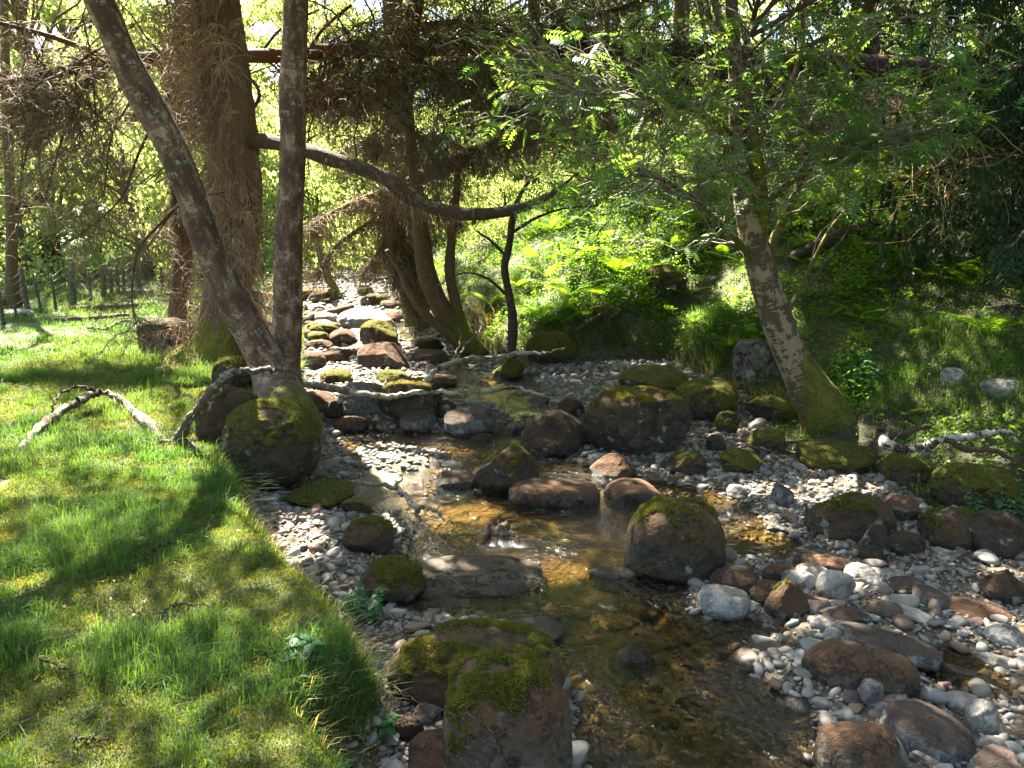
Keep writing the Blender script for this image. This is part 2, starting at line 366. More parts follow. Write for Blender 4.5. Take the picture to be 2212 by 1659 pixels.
def water_mat():
    m, nt, out, N, mix, mt, ramp, step, link = M('stream_water')
    tc = N('TexCoord').outputs['Object']
    mp = N('Mapping'); mp.inputs['Scale'].default_value = (1, .7, 1); mp.inputs['Rotation'].default_value = (0, 0, .5); link(tc, mp.inputs[0])
    a = N('TexNoise', i_Scale=9.0, i_Detail=3.0, i_Distortion=.8); link(mp.outputs[0], a.inputs[0])
    b_ = N('TexNoise', i_Scale=34.0, i_Detail=3.0, i_Distortion=1.2); link(mp.outputs[0], b_.inputs[0])
    turb = N('TexNoise', i_Scale=1.1, i_Detail=2.0); link(tc, turb.inputs[0])
    tm = step(turb.outputs[0], .42, .62)
    h = mt('ADD', mt('MULTIPLY', a.outputs[0], .6), mt('MULTIPLY', b_.outputs[0], mt('ADD', .14, mt('MULTIPLY', tm, .8))))
    bp = N('Bump', i_Strength=1.0, i_Distance=.05); link(h, bp.inputs['Height'])
    gl = N('BsdfGlossy', i_Roughness=.06); gl.inputs[0].default_value = (1, 1, 1, 1); link(bp.outputs[0], gl.inputs['Normal'])
    tr = N('BsdfRefraction', i_IOR=1.33, i_Roughness=0.0); 
    tr = N('BsdfTransparent'); tr.inputs[0].default_value = (.84, .70, .40, 1)
    fr = N('Fresnel', i_IOR=1.45); link(bp.outputs[0], fr.inputs['Normal'])
    ms = N('MixShader'); link(fr.outputs[0], ms.inputs[0]); link(tr.outputs[0], ms.inputs[1]); link(gl.outputs[0], ms.inputs[2])
    link(ms.outputs[0], out.inputs[0]); return m

# ------------------------------------------------------------------ terrain
def wl(y):
    y = np.asarray(y, float)
    return .11*ss(y, 6.95, 7.35)+.16*ss(y, 10.4, 11.2)+.10*ss(y, 12.5, 16)+.02*np.maximum(y-16, 0)
def Pw(u, v):
    z = 0.0
    for _ in range(12): p = P(u, v, z); z = .5*z+.5*float(wl(p[1]))
    return P(u, v, z)
def PL(pts, z): return [tuple(P(u, v, z)[:2]) for u, v in pts]
LB = [(-.55, -6), (-.5, 1.0)]+PL([(808, 1659), (755, 1560), (700, 1500), (780, 1450), (812, 1394), (785, 1330), (735, 1250), (668, 1200), (590, 1120), (548, 1062), (505, 1000), (520, 930), (590, 880), (640, 830), (645, 760), (655, 700), (650, 650), (610, 610)], .42)+[(-7.5, 24), (-12, 60), (-20, 400)]
RB = [(14, -8), (7, 2.6), (4.6, 4.2)]+PL([(2212, 1135), (2080, 1120), (1990, 1090), (1940, 1040), (1870, 1010), (1760, 1010), (1690, 985), (1660, 900), (1560, 850), (1440, 800), (1340, 800), (1240, 805), (1130, 800), (1050, 775), (960, 735), (880, 695), (850, 655), (820, 615)], .08)+[(-5.6, 27), (-8, 60), (-14, 400)]
WATER = [
 [(1230, 1720), (1225, 1500), (1180, 1370), (1090, 1335), (950, 1345), (835, 1320), (815, 1280), (840, 1220), (880, 1180), (860, 1130), (790, 1100), (745, 1062), (800, 1025), (930, 1015), (960, 985), (860, 965), (750, 975), (715, 950), (760, 918), (900, 935), (1000, 935), (1080, 930), (1100, 895), (1190, 890), (1180, 960), (1260, 1000), (1400, 1035), (1520, 1050), (1610, 1085), (1660, 1130), (1760, 1170), (1710, 1215), (1600, 1210), (1500, 1280), (1490, 1325), (1600, 1335), (1690, 1345), (1720, 1400), (1640, 1440), (1700, 1500), (1760, 1530), (1790, 1590), (1760, 1720)],
 [(1100, 900), (1040, 870), (960, 865), (950, 820), (1010, 800), (1170, 810), (1180, 850), (1200, 905)],
 [(960, 850), (960, 790), (900, 745), (850, 725), (760, 735), (700, 735), (720, 715), (860, 690), (900, 705), (960, 745), (1020, 800), (1030, 840)],
 [(1930, 1400), (2060, 1395), (2160, 1430), (2190, 1500), (2060, 1500), (1980, 1450)],
]
WATER = [np.array([Pw(*q)[:2] for q in poly]) for poly in WATER]
WATER[2] = np.vstack([WATER[2], ])
UP = np.array([(-7.4, 24), (-9, 30), (-12, 60), (-8.5, 60), (-6.3, 30), (-5.9, 24)])
def seg_d(px, py, poly, closed):
    A = np.asarray(poly); B = np.roll(A, -1, 0) if closed else A[1:]; A = A if closed else A[:-1]
    d = np.full(px.shape, 1e9)
    for (ax, ay), (bx, by) in zip(A, B):
        vx, vy = bx-ax, by-ay; t = np.clip(((px-ax)*vx+(py-ay)*vy)/(vx*vx+vy*vy+1e-12), 0, 1)
        d = np.minimum(d, (px-ax-t*vx)**2+(py-ay-t*vy)**2)
    return np.sqrt(d)
def inside(px, py, poly):
    A = np.asarray(poly); c = np.zeros(px.shape, bool)
    for (ax, ay), (bx, by) in zip(A, np.roll(A, -1, 0)):
        if ay == by: continue
        c ^= ((ay > py) != (by > py)) & (px < (bx-ax)*(py-ay)/(by-ay)+ax)
    return c
LPOLY = LB+[(-400, 400), (-400, -60), (-.55, -60)]; RPOLY = RB+[(400, 400), (400, -60), (14, -60)]
def fields(x, y):
    x = np.asarray(x, float); y = np.asarray(y, float)
    dl = seg_d(x, y, LB, False); dl = np.where(inside(x, y, LPOLY), dl, -dl)
    dr = seg_d(x, y, RB, False); dr = np.where(inside(x, y, RPOLY), dr, -dr)
    dw = np.full(x.shape, -9.0)
    for poly in WATER+[UP]:
        d = seg_d(x, y, poly, True); dw = np.maximum(dw, np.where(inside(x, y, poly), d, -d))
    return dl, dr, dw
def Hf(x, y, ret=False):
    x = np.atleast_1d(np.asarray(x, float)); y = np.atleast_1d(np.asarray(y, float))
    wob = .10*fbm2(x*2.2, y*2.2, 3, 5)
    dl, dr, dw = fields(x+wob, y-wob)
    w_ = wl(y); nz = fbm2(x*3, y*3, 4, 1)
    bed = w_+.035+.05*ss(-dw, .1, 1.0)+.06*nz
    bed = np.where(dw > -.15, bed-(.11+.04*nz)*ss(dw, -.12, .22), bed)
    pl = .43-.012*np.clip(y-4, 0, 30)+.02*np.clip(y-26, 0, 40)+.10*fbm2(x*.9, y*.9, 4, 2)+.05*fbm2(x*6, y*6, 3, 3)
    pl = pl+.06*ss(-x, 3, 8)
    pl = np.maximum(pl, w_+.12)
    z = bed+(pl-bed)*ss(dl, -.10, .16)
    steep = .08+.42*ss(y, 7.2, 9.5)*(1-ss(y, 14, 20)*.6)
    d = np.maximum(dr, 0)
    hill = w_+.05+steep*ss(dr, -.08, .45)+.42*np.minimum(d, 9)*ss(d, 0, 1.2)+.10*np.clip(d-9, 0, 60)+.22*fbm2(x*.8, y*.8, 4, 8)*ss(d, .1, 1)+.10*fbm2(x*4, y*4, 3, 9)
    z = z+(hill-z)*ss(dr, -.10, .14)
    z = z+np.clip(y-45, 0, 200)*.06
    if ret: return z, dl, dr, dw
    return z
def H(x, y): return float(Hf(x, y)[0])
def onray(u, v, off=0.0, y0=1.5, y1=60):
    """where the sight line (u,v) meets the ground"""
    ys = np.linspace(y0, y1, 1600); r = ray(u, v); X = r[0]*ys/r[1]; Z = CZ+r[2]*ys/r[1]
    g = Hf(X, ys)+off; k = np.argmax(Z < g)
    if not (Z < g).any(): k = len(ys)-1
    return np.array([X[k], ys[k], Z[k]])
def axis_grid(near0, near1, step, lo, hi):
    a = list(np.arange(near0, near1, step)); s = step; v = near1
    while v < hi: a.append(v); s *= 1.13; v += s
    a.append(hi); s = step; v = near0-step; b = []
    while v > lo: b.append(v); s *= 1.13; v -= s
    b.append(lo); return np.array(b[::-1]+a)
gx = axis_grid(-6, 6, .045, -150, 150); gy = axis_grid(1.6, 15, .045, -40, 300)
X, Y = np.meshgrid(gx, gy); Z, DL, DR, DW = Hf(X.ravel(), Y.ravel(), True)
nx, ny = len(gx), len(gy)
i = np.arange(nx-1)[None, :]; j = np.arange(ny-1)[:, None]; b0 = j*nx+i
F = np.stack([b0, b0+1, b0+nx+1, b0+nx], -1).reshape(-1, 4)
patch = fbm2(X.ravel()*1.1, Y.ravel()*1.1, 3, 40)
grassy = np.maximum(ss(DL, .02, .2), ss(DR, .1, .5))
slope = np.clip(ss(DR, -.05, .2)*(.85-.6*ss(Y.ravel(), 12, 16))*(1-ss(DR, 5, 9)*.6)+ss(DL, -.1, 0)*(1-ss(DL, .03, .14)), 0, 1)
ground = mk('ground', np.stack([X.ravel(), Y.ravel(), Z], -1), F, ground_mat(), pa={'grassy': grassy, 'slope': slope})
tag(ground, kind='structure')
# water
wx = np.arange(-6.6, 3.6, .05); wy = np.concatenate([np.arange(1.2, 15, .05), np.arange(15, 26, .2)])
X, Y = np.meshgrid(wx, wy); nxw = len(wx)
flow = ss(Y, 6.85, 7.1)*(1-ss(Y, 7.3, 7.5))+ss(Y, 10.2, 10.6)*(1-ss(Y, 11.1, 11.4))
Zw = wl(Y)+.006*(n2(X*7, Y*5, 3)-.5)+.05*flow*fbm2(X*9, Y*6, 3, 4)
dl, dr, dw = fields(X.ravel(), Y.ravel())
keep = (dw > -.45).reshape(X.shape)
i = np.arange(nxw-1)[None, :]; j = np.arange(len(wy)-1)[:, None]; b0 = j*nxw+i
F = np.stack([b0, b0+1, b0+nxw+1, b0+nxw], -1)[keep[:-1, :-1] & keep[1:, 1:]].reshape(-1, 4)
used, inv = np.unique(F, return_inverse=True)
V = np.stack([X.ravel(), Y.ravel(), Zw.ravel()], -1)[used]
water = mk('stream', V, inv.reshape(F.shape), water_mat()); tag(water, kind='structure')

# ------------------------------------------------------------------ boulders
import bmesh
def ico(n):
    bm = bmesh.new(); bmesh.ops.create_icosphere(bm, subdivisions=n, radius=1); bm.verts.ensure_lookup_table()
    V = np.array([v.co[:] for v in bm.verts]); F = np.array([[v.index for v in f.verts] for f in bm.faces]); bm.free(); return V, F
ICO = {n: ico(n) for n in (2, 3, 4, 5, 6)}
def rock_shape(lv, dims, seed, cuts=4, e=2.4, rough=.10, rot=0, tilt=0, peak=0):
    V, F = ICO[lv]; V = V.copy(); rs = np.random.RandomState(seed)
    V = V/((np.abs(V)**e).sum(1)**(1/e))[:, None]
    for _ in range(cuts+(1 if lv >= 5 and rough > .055 else 0)):
        n = unit(rs.normal(size=3)); d = rs.uniform(.66, .9); k = V@n-d
        V = V-np.outer(np.maximum(k, 0)*.9, n)
    if peak: f = 1-peak*np.clip(V[:, 2], 0, 1); V[:, 0] = V[:, 0]*f+.15*peak*V[:, 2]; V[:, 1] *= f
    V = V*(1+rough*2.4*fbm3(V*1.3+seed*.37, 3, seed)+rough*.8*fbm3(V*4+seed, 3, seed+3)-rough*1.1*np.maximum(0, .16-np.abs(fbm3(V*1.9+seed*1.7, 2, seed+8)*2))*1.6)[:, None]
    if lv >= 4: V = V*(1+(rough*.30+.02)*fbm3(V*11+seed, 4, seed+9))[:, None]
    V = V/np.abs(V).max(0)
    V = V*np.array(dims)
    c, s = cos(tilt), sin(tilt); V = np.stack([V[:, 0]*c-V[:, 2]*s, V[:, 1], V[:, 0]*s+V[:, 2]*c], -1)
    c, s = cos(rot), sin(rot); V = np.stack([V[:, 0]*c-V[:, 1]*s, V[:, 0]*s+V[:, 1]*c, V[:, 2]], -1)
    return V, F
ROCKS = []   # (x, y, radius) for keeping pebbles out
def boulder(u, v, wpx, hpx, mat, label, name='boulder', lv=5, cuts=3, e=2.4, rough=.10, tilt=0., peak=0, deep=.85, bury=.55, seed=None, group=None, fuzz=0, zoff=0., cat=None, rot=None, mlo=None):
    """u = middle, v = lowest visible edge, wpx x hpx = visible size in the picture's 2212-wide units"""
    seed = seed or int(u*3+v*7)
    g = onray(u, v); a = wpx/2*mpp(g); b = a*deep
    g2 = g.copy(); g2[:2] += unit(g[:2])*b*.8; k = mpp(g2)
    ph = math.atan2(CZ-g2[2], np.hypot(*g2[:2])); hh = hpx/2*k*1.18
    b = min(b, hh/sin(ph)*.85); c = math.sqrt(max(hh*hh-(b*sin(ph))**2, (.25*hh)**2))/cos(ph)
    a *= 1.03
    z0 = H(g2[0], g2[1])+zoff; zc = z0+c*bury
    # centre on the ray through the middle of the visible shape
    ctr = onray(u, v-hpx*.46, off=zoff+c*bury)
    az = -math.atan2(ctr[0], ctr[1])
    V, F = rock_shape(lv, (a, b, c), seed, cuts, e, rough, az+(rot or 0), tilt, peak)
    if mat in ('moss', 'full', 'red', 'dark'):
        tri = V[F]; fn = np.cross(tri[:, 1]-tri[:, 0], tri[:, 2]-tri[:, 0]); vn = np.zeros_like(V)
        for q_ in range(3): np.add.at(vn, F[:, q_], fn)
        vn = unit(vn); lo = {'moss': .50, 'full': .05, 'red': 1.0, 'dark': .95}[mat] if mlo is None else mlo
        mw = ss(vn[:, 2]*.62+1.5*fbm3(V*7+seed, 4, 2)+.6*fbm3(V*22+seed, 3, 4), lo, lo+.22)*ss(V[:, 2]/c, -.5, .1)
        V = V+vn*(mw*(.010+.012*fbm3(V*30, 2, 6)+.02*min(1, a)))[:, None]
    else: mw = np.zeros(len(V)); vn = None
    o = mk(name, V, F, MAT[mat], pa={'mossw': mw}); o.location = ctr
    tag(o, label, cat or name.replace('_', ' '), group)
    ROCKS.append((ctr[0], ctr[1], a*.9, b*.9))
    if fuzz:
        rs = np.random.RandomState(seed); tri = V[F]; nr = unit(np.cross(tri[:, 1]-tri[:, 0], tri[:, 2]-tri[:, 0])); ar = np.linalg.norm(np.cross(tri[:, 1]-tri[:, 0], tri[:, 2]-tri[:, 0]), axis=1)
        cen = tri.mean(1); fuzz = int(fuzz*1.5); wgt = ar*mw[F].mean(1)*(nr[:, 2] > -.3)
        if wgt.sum() > 0:
            ii = rs.choice(len(F), fuzz, p=wgt/wgt.sum()); u1, u2 = rs.rand(2, fuzz); sw = u1+u2 > 1; u1[sw] = 1-u1[sw]; u2[sw] = 1-u2[sw]
            C = tri[ii, 0]*(1-u1-u2)[:, None]+tri[ii, 1]*u1[:, None]+tri[ii, 2]*u2[:, None]+nr[ii]*.004
            ax = unit(nr[ii]+rs.normal(size=(fuzz, 3))*.7)
            Vl, Fl, rn = leaves(C, rs.uniform(.006, .015, fuzz), rs, 2.0, .45, axis=ax)
            f = mk('moss', Vl, Fl, MAT['mossleaf'], parent=o, smooth=False, pa={'rnd': rn}); f['kind'] = 'stuff'
    return o
B = boulder
# around the twin birch and the near bank
_r = np.random.RandomState(515)
for u_, v_ in ((1290, 1395), (1450, 1400), (1330, 1360), (1500, 1440), (1560, 1500), (1600, 1540), (1440, 1570), (1300, 1600), (1380, 1620), (1620, 1455), (1250, 1335), (1400, 1340), (1480, 1600), (1560, 1420), (1150, 1320), (1660, 1590)):
    B(u_, v_, _r.uniform(28, 62), _r.uniform(12, 24), _r.choice(['slab', 'red', 'dark', 'slate', 'grey']), 'small wet stone just breaking the surface of the lower stream', name='stone', lv=4, bury=.2, zoff=.03, group='wet stones in the lower stream', cuts=3)
B(584, 1036, 204, 158, 'full', 'big round mossy boulder under the foot of the leaning twin birch', cuts=0, e=2.05, rough=.05, bury=.8, lv=6, zoff=.03, fuzz=5000, mlo=.22)
B(495, 985, 170, 150, 'moss', 'dark mossy root mound boulder left of the round boulder below the birch', cuts=1, e=2.0, rough=.16, bury=.5, lv=6, fuzz=5000)
B(690, 1105, 150, 60, 'full', 'dark mossy ledge between the round boulder and the stream', bury=.4, cuts=3, fuzz=2500)
B(505, 845, 90, 70, 'full', 'sunlit pale mossy boulder against the left side of the leaning birch trunk', cuts=1, bury=.6, fuzz=1500)
B(797, 1197, 112, 72, 'moss', 'mossy brown boulder at the left water edge beside the sunlit gravel', bury=.5, fuzz=1500)
B(845, 1305, 150, 92, 'moss', 'dark mossy block jutting from the grassy bank into the water', bury=.5, cuts=3, fuzz=3500)
B(1032, 1525, 400, 165, 'moss', 'wide dark boulder with moss cap at the bottom, behind the tall mossy one', lv=6, bury=.5, cuts=1, rough=.055, e=2.1, fuzz=9000, deep=.7)
B(1097, 1735, 285, 285, 'red', 'tall red brown boulder with bright moss crown at the bottom edge', lv=6, bury=.5, cuts=0, rough=.05, fuzz=9000, mlo=.40, e=2.4, seed=21)
B(945, 1690, 130, 105, 'red', 'rust brown boulder at the bottom edge left of the tall mossy boulder', lv=5, bury=.5)
B(880, 1600, 75, 60, 'dark', 'small dark rock below the grassy bank beside the wide boulder')
B(925, 1560, 60, 40, 'slate', 'dark grey stone tucked under the wide moss capped boulder')
B(1155, 1384, 128, 48, 'slate', 'dark grey humped boulder in the water behind the wide mossy boulder', bury=.35)
B(1226, 1402, 40, 24, 'grey', 'small round pale stone in the water beside the grey humped boulder', lv=4, name='stone')
B(1367, 1472, 104, 92, 'dark', 'dark pointed wedge boulder standing in the lower stream', peak=.75, e=2, cuts=3, bury=.35, rough=.08)
B(1338, 1530, 125, 30, 'slab', 'low flat rock almost awash below the pointed wedge boulder', bury=.1)
B(1412, 1497, 52, 32, 'grey', 'rounded grey stone in the ripples right of the pointed wedge', lv=4, name='stone')
B(1500, 1535, 90, 34, 'slab', 'mottled low stone breaking the surface in the lower stream', bury=.15, name='stone')
B(1585, 1568, 70, 26, 'dark', 'small black oval stone lying in the shallow water at the bottom', bury=.2, name='stone', lv=4)
B(1721, 1552, 66, 46, 'slate', 'blue grey stone with pale stripes at the water edge', lv=4, name='stone', cuts=2)
B(1620, 1700, 290, 90, 'red', 'mossy red brown boulder cut by the bottom edge in the stream', bury=.4, lv=5)
B(1850, 1705, 175, 150, 'red', 'rust topped boulder with pale lower side at the bottom edge', bury=.5, lv=6, rough=.08, fuzz=0)
B(2003, 1645, 195, 112, 'slate', 'large smooth flat slate boulder at the lower right', bury=.2, tilt=-.25, cuts=4, lv=6, rough=.06)
B(2160, 1700, 130, 80, 'slate', 'smooth grey brown boulder in the bottom right corner', bury=.4)
B(1856, 1497, 232, 104, 'red', 'long smooth rust brown boulder with rounded back in the stone bar', bury=.4, lv=6, cuts=2, rough=.07, tilt=.12, deep=.6)
B(1912, 1422, 235, 58, 'slate', 'long low dark slate boulder behind the rust brown one', bury=.3, cuts=3, tilt=-.08, deep=.4)
B(1825, 1352, 102, 44, 'slate', 'flat blue grey slab stone in the stone bar', bury=.2, cuts=4, deep=.5)
B(1700, 1348, 98, 92, 'moss', 'peaked boulder with brown moss top at the edge of the dark pool', peak=.55, bury=.4, fuzz=900)
B(1590, 1290, 112, 62, 'dark', 'low dark brown boulder behind the smooth pale boulder', bury=.4)
B(1563, 1334, 112, 66, 'grey', 'smooth pale grey boulder at the edge of the dark pool', bury=.45, cuts=1, rough=.06)
B(1625, 1218, 135, 48, 'dark', 'long dark stone beside the big round mossy boulder', bury=.3)
B(1690, 1262, 80, 40, 'red', 'brown rock behind the peaked boulder', bury=.4, name='rock')
B(1662, 1306, 95, 50, 'red', 'flat brown stone left of the peaked boulder', bury=.3, name='rock')
B(1780, 1240, 130, 42, 'red', 'flat pinkish brown rock below the white pebbles', bury=.2, name='rock', deep=.5)
B(1836, 1170, 186, 100, 'moss', 'large boulder of golden brown moss at the edge of the white gravel', lv=6, bury=.4, cuts=3, fuzz=4500)
B(1890, 1225, 62, 105, 'dark', 'narrow upright brown wedge rock leaning on the golden brown boulder', peak=.6, e=2, bury=.6, cuts=4, deep=.6)
B(1945, 1132, 75, 60, 'red', 'rusty rock behind the golden brown boulder', bury=.4, name='rock')
B(2050, 1192, 142, 90, 'moss', 'brown mossy boulder near the right edge', bury=.45, lv=6, fuzz=2500)
B(2150, 1210, 130, 100, 'dark', 'dark brown cracked boulder at the right edge behind the brown mossy one', bury=.5, cuts=5)
B(1955, 1210, 80, 60, 'dark', 'dark hollow rock between the two mossy boulders at right', bury=.3, name='rock')
B(2102, 1102, 165, 92, 'full', 'broad boulder all covered in olive moss below the fallen branch', bury=.45, lv=6, fuzz=4500)
B(1950, 1060, 95, 75, 'full', 'mossy boulder below the white stub of the fallen birch branch', bury=.5, fuzz=2000)
B(2170, 1302, 98, 72, 'dark', 'dark pointed boulder at the right edge of the stone bar', peak=.6, bury=.4)
B(2110, 1345, 155, 45, 'red', 'low reddish boulder below the dark pointed one at right', bury=.3, deep=.5)
B(1960, 1352-70, 90, 34, 'slate', 'flat grey brown stone in the middle of the stone bar', bury=.3, name='stone')
B(1805, 1300, 80, 66, 'grey', 'blocky grey stone in the middle of the stone bar', bury=.4, name='stone', cuts=6)
B(1765, 1332, 92, 44, 'slate', 'humped mottled stone just below the middle of the stone bar', bury=.35, name='stone')
B(1755, 1250+10, 74, 40, 'grey', 'sunlit whitish stone below the flat pinkish rock', bury=.4, name='stone')
B(1725, 1280, 72, 46, 'grey', 'large light stone beside the brown peaked boulder', bury=.4, name='stone', cuts=4)
B(1860, 1270, 72, 50, 'grey', 'bright white sunlit stone in the centre of the stone bar', bury=.4, name='stone', cuts=4)
B(1935, 1262, 66, 26, 'grey', 'long pale oval stone near the bright white stone', bury=.3, name='stone')
B(2010, 1310, 85, 46, 'slate', 'dark mottled stone right of centre in the stone bar', bury=.3, name='stone', cuts=5)
B(1900, 1345-10, 95, 42, 'slab', 'rough brown speckled stone in the stone bar', bury=.3, name='stone', cuts=5)
B(1970, 1365-20, 80, 36, 'grey', 'light tan flat stone with small stone leaning on it', bury=.35, name='stone')
B(2100, 1500, 180, 48, 'slate', 'long log shaped grey stone lying at the right', bury=.4, name='stone', tilt=-.12, deep=.3, cuts=1)
B(2120, 1598, 66, 84, 'grey', 'upright egg shaped grey stone at the lower right', bury=.35, name='stone', cuts=1)
B(2080, 1545, 80, 46, 'grey', 'faceted pale stone above the egg shaped stone', bury=.35, name='stone', cuts=5)
B(1880, 1530, 54, 60, 'grey', 'small upright pale stone in front of the rust brown boulder', bury=.5, name='stone', cuts=4)
B(1925, 1535, 62, 50, 'grey', 'light grey tapered stone in front of the rust brown boulder', bury=.4, name='stone', cuts=2)
B(1845, 1538-10, 50, 34, 'slate', 'small blue green stone in front of the rust brown boulder', bury=.4, name='stone')
B(1925, 1660, 62, 72, 'grey', 'angular pale stone leaning between the two bottom boulders', bury=.5, name='stone', tilt=.6, cuts=6, deep=.4)
B(2010, 1659, 90, 40, 'grey', 'long whitish stone at the bottom edge beside the slate boulder', bury=.4, name='stone', tilt=-.3)
B(1680, 1465-60, 40, 34, 'grey', 'small pointed pale stone at the pool edge', bury=.4, name='stone', cuts=4)
B(1780, 1366, 58, 34, 'grey', 'yellow stained white stone beside the flat blue slab', bury=.4, name='stone')
B(1800, 1392, 40, 36, 'grey', 'small white pointed stone in front of the yellow stained one', bury=.4, name='stone', cuts=4)
B(1835, 1437, 48, 26, 'grey', 'small oval white stone above the rust brown boulder', bury=.4, name='stone')
B(2000, 1462, 58, 30, 'grey', 'smooth pinkish white oval stone right of the rust brown boulder', bury=.4, name='stone')
B(1955+10, 1490, 50, 36, 'slate', 'small slate stone wedged at the end of the rust brown boulder', bury=.4, name='stone')
B(2160, 1445, 100, 28, 'grey', 'long flat striped stone at the right edge', bury=.3, name='stone', deep=.4)
B(2175, 1402, 90, 50, 'grey', 'broad pale stone at the right edge of the stone bar', bury=.3, name='stone')
B(2150, 1635, 70, 40, 'grey', 'rounded whitish stone at the lower right edge', bury=.4, name='stone')
# middle of the stream
B(1458, 1274, 214, 180, 'moss', 'big round boulder with moss rim standing in the middle of the stream', lv=6, cuts=0, seed=33, e=2.5, rough=.06, mlo=.36, bury=.6, fuzz=6000)
B(1325, 1282, 108, 50, 'slab', 'cracked flat topped rock left of the big round boulder', cuts=6, e=4, bury=.4, deep=.6)
B(1093, 1088, 150, 124, 'moss', 'wedge shaped mossy boulder in the middle of the stream', lv=6, cuts=3, e=2.3, peak=.3, tilt=-.12, bury=.5, fuzz=3500)
B(1200, 1114, 205, 80, 'red', 'long low rust brown boulder at the foot of the mossy wedge', lv=6, cuts=2, bury=.4, deep=.55, rough=.05)
B(1370, 1108, 132, 70, 'red', 'smooth reddish boulder right of the long low boulder', cuts=2, bury=.4, rough=.05)
B(985, 1080, 90, 60, 'dark', 'dark sawn looking block left of the mossy wedge boulder', cuts=5, e=3.5, bury=.4)
B(1325, 1047, 102, 68, 'red', 'pointed brown boulder in front of the huge mossy one', cuts=3, peak=.5, bury=.4)
B(1290, 1020, 38, 44, 'grey', 'leaning pale stone against the huge mossy boulder', name='stone', lv=4, bury=.5, cuts=4)
B(1372, 985, 240, 138, 'moss', 'huge square shouldered mossy boulder on the right of the stream', lv=6, cuts=3, e=3.4, bury=.55, rough=.07, fuzz=6000, deep=.6)
B(1190, 998, 160, 108, 'dark', 'smooth dark brown boulder left of the huge mossy one', lv=6, cuts=2, peak=.35, tilt=.15, bury=.45)
B(1410, 855, 148, 60, 'full', 'flat topped mossy boulder behind the huge one', cuts=4, bury=.4, fuzz=2500)
B(1525, 908, 130, 84, 'full', 'rounded mossy boulder to the right behind the huge one', cuts=2, bury=.5, fuzz=3000)
B(1232, 905, 58, 44, 'dark', 'small dark rock left behind the huge mossy boulder', name='rock', bury=.4)
B(1163, 885, 60, 28, 'dark', 'low dark stone at the edge of the upper gravel', name='rock', bury=.3)
B(1013, 943, 110, 68, 'slate', 'smooth grey boulder above the little waterfall', cuts=2, bury=.45)
B(905, 934, 82, 48, 'slate', 'dark grey stone left of the smooth boulder above the waterfall', cuts=4, bury=.4)
B(962, 905, 48, 40, 'dark', 'small blocky rock between the two grey stones', name='rock', cuts=5)
B(890, 903, 140, 80, 'moss', 'boulder with mossy shoulder under the fallen log', cuts=4, e=3, bury=.5, fuzz=900)
B(783, 890, 112, 62, 'slate', 'flat grey boulder under the mossy end of the fallen log', cuts=4, e=3, bury=.45)
B(690, 893, 84, 48, 'red', 'sunlit tan boulder at the left shore below the log', bury=.45)
B(758, 934, 78, 34, 'red', 'smooth pale oval stone in the sunlit gravel', name='stone', cuts=1, bury=.4)
B(836, 932, 50, 26, 'slate', 'small dark oval stone near the log', name='stone', cuts=1, bury=.4)
B(722, 905, 46, 40, 'dark', 'little broken rock left of the flat grey boulder', name='rock', cuts=5)
B(826, 800, 108, 58, 'red', 'square brown boulder with moss on top in the upper cascade', cuts=3, e=3.4, bury=.5)
B(818, 757, 86, 60, 'full', 'sunlit golden boulder with slanting top in the upper cascade', cuts=3, tilt=-.3, bury=.5, fuzz=1200)
B(928, 790, 80, 36, 'red', 'flat reddish rock right of the square brown boulder', bury=.4, name='rock')
B(920, 768, 80, 38, 'dark', 'brown rock above the flat reddish one in the cascade', bury=.4, name='rock')
B(950, 838, 80, 30, 'red', 'low rusty stone at the head of the amber pool', bury=.3, name='rock')
B(727, 784, 66, 30, 'red', 'low brown stone in the cascade near the upright birch', bury=.4, name='rock')
B(690, 760, 60, 26, 'red', 'rounded brown stone behind the upright birch trunk', bury=.4, name='rock')
B(742, 742, 60, 30, 'red', 'light brown domed stone above the cascade', bury=.45, name='rock')
B(700, 728, 64, 30, 'full', 'yellow mossy stone at the top of the cascade', bury=.45, name='rock')
B(675, 805, 60, 44, 'red', 'brown boulder peeping from behind the upright birch', bury=.45)
B(760, 775, 44, 22, 'dark', 'small dark stone among the cascade rocks', bury=.4, name='rock')
B(775, 722, 50, 24, 'grey', 'pale stone behind the sunlit golden boulder', bury=.4, name='rock')
B(725, 828, 66, 26, 'full', 'small bright moss cushion stone above the fallen log', bury=.4, name='rock', fuzz=500)
B(845, 832, 70, 30, 'full', 'mossy stone lying behind the fallen log', bury=.4, name='rock', fuzz=500)
B(980, 1020, 60, 26, 'grey', 'pale angular stone in the sparkling riffle', bury=.35, name='stone', cuts=4)
B(1040, 975, 60, 40, 'dark', 'wet black stone below the little waterfall', bury=.3, name='rock')
B(1120, 950, 60, 38, 'slab', 'wet rock ledge under the little waterfall', bury=.4, name='rock', cuts=5)
B(835, 1082, 185, 62, 'pale', 'sunlit mossy slab beside the bare forked branch', bury=.25, cuts=4, deep=.9, fuzz=4000)
B(860, 1104, 70, 28, 'dark', 'rust red rock edge below the sunlit mossy slab', bury=.3, name='rock')
B(770, 1110, 60, 30, 'full', 'dark root ledge rock beside the round boulder', bury=.4, name='rock')
B(1020, 1300, 330, 90, 'slab', 'wide flat wet slab lying across the stream', bury=.12, cuts=5, e=3.2, deep=.9, tilt=.02, lv=6, zoff=.02)
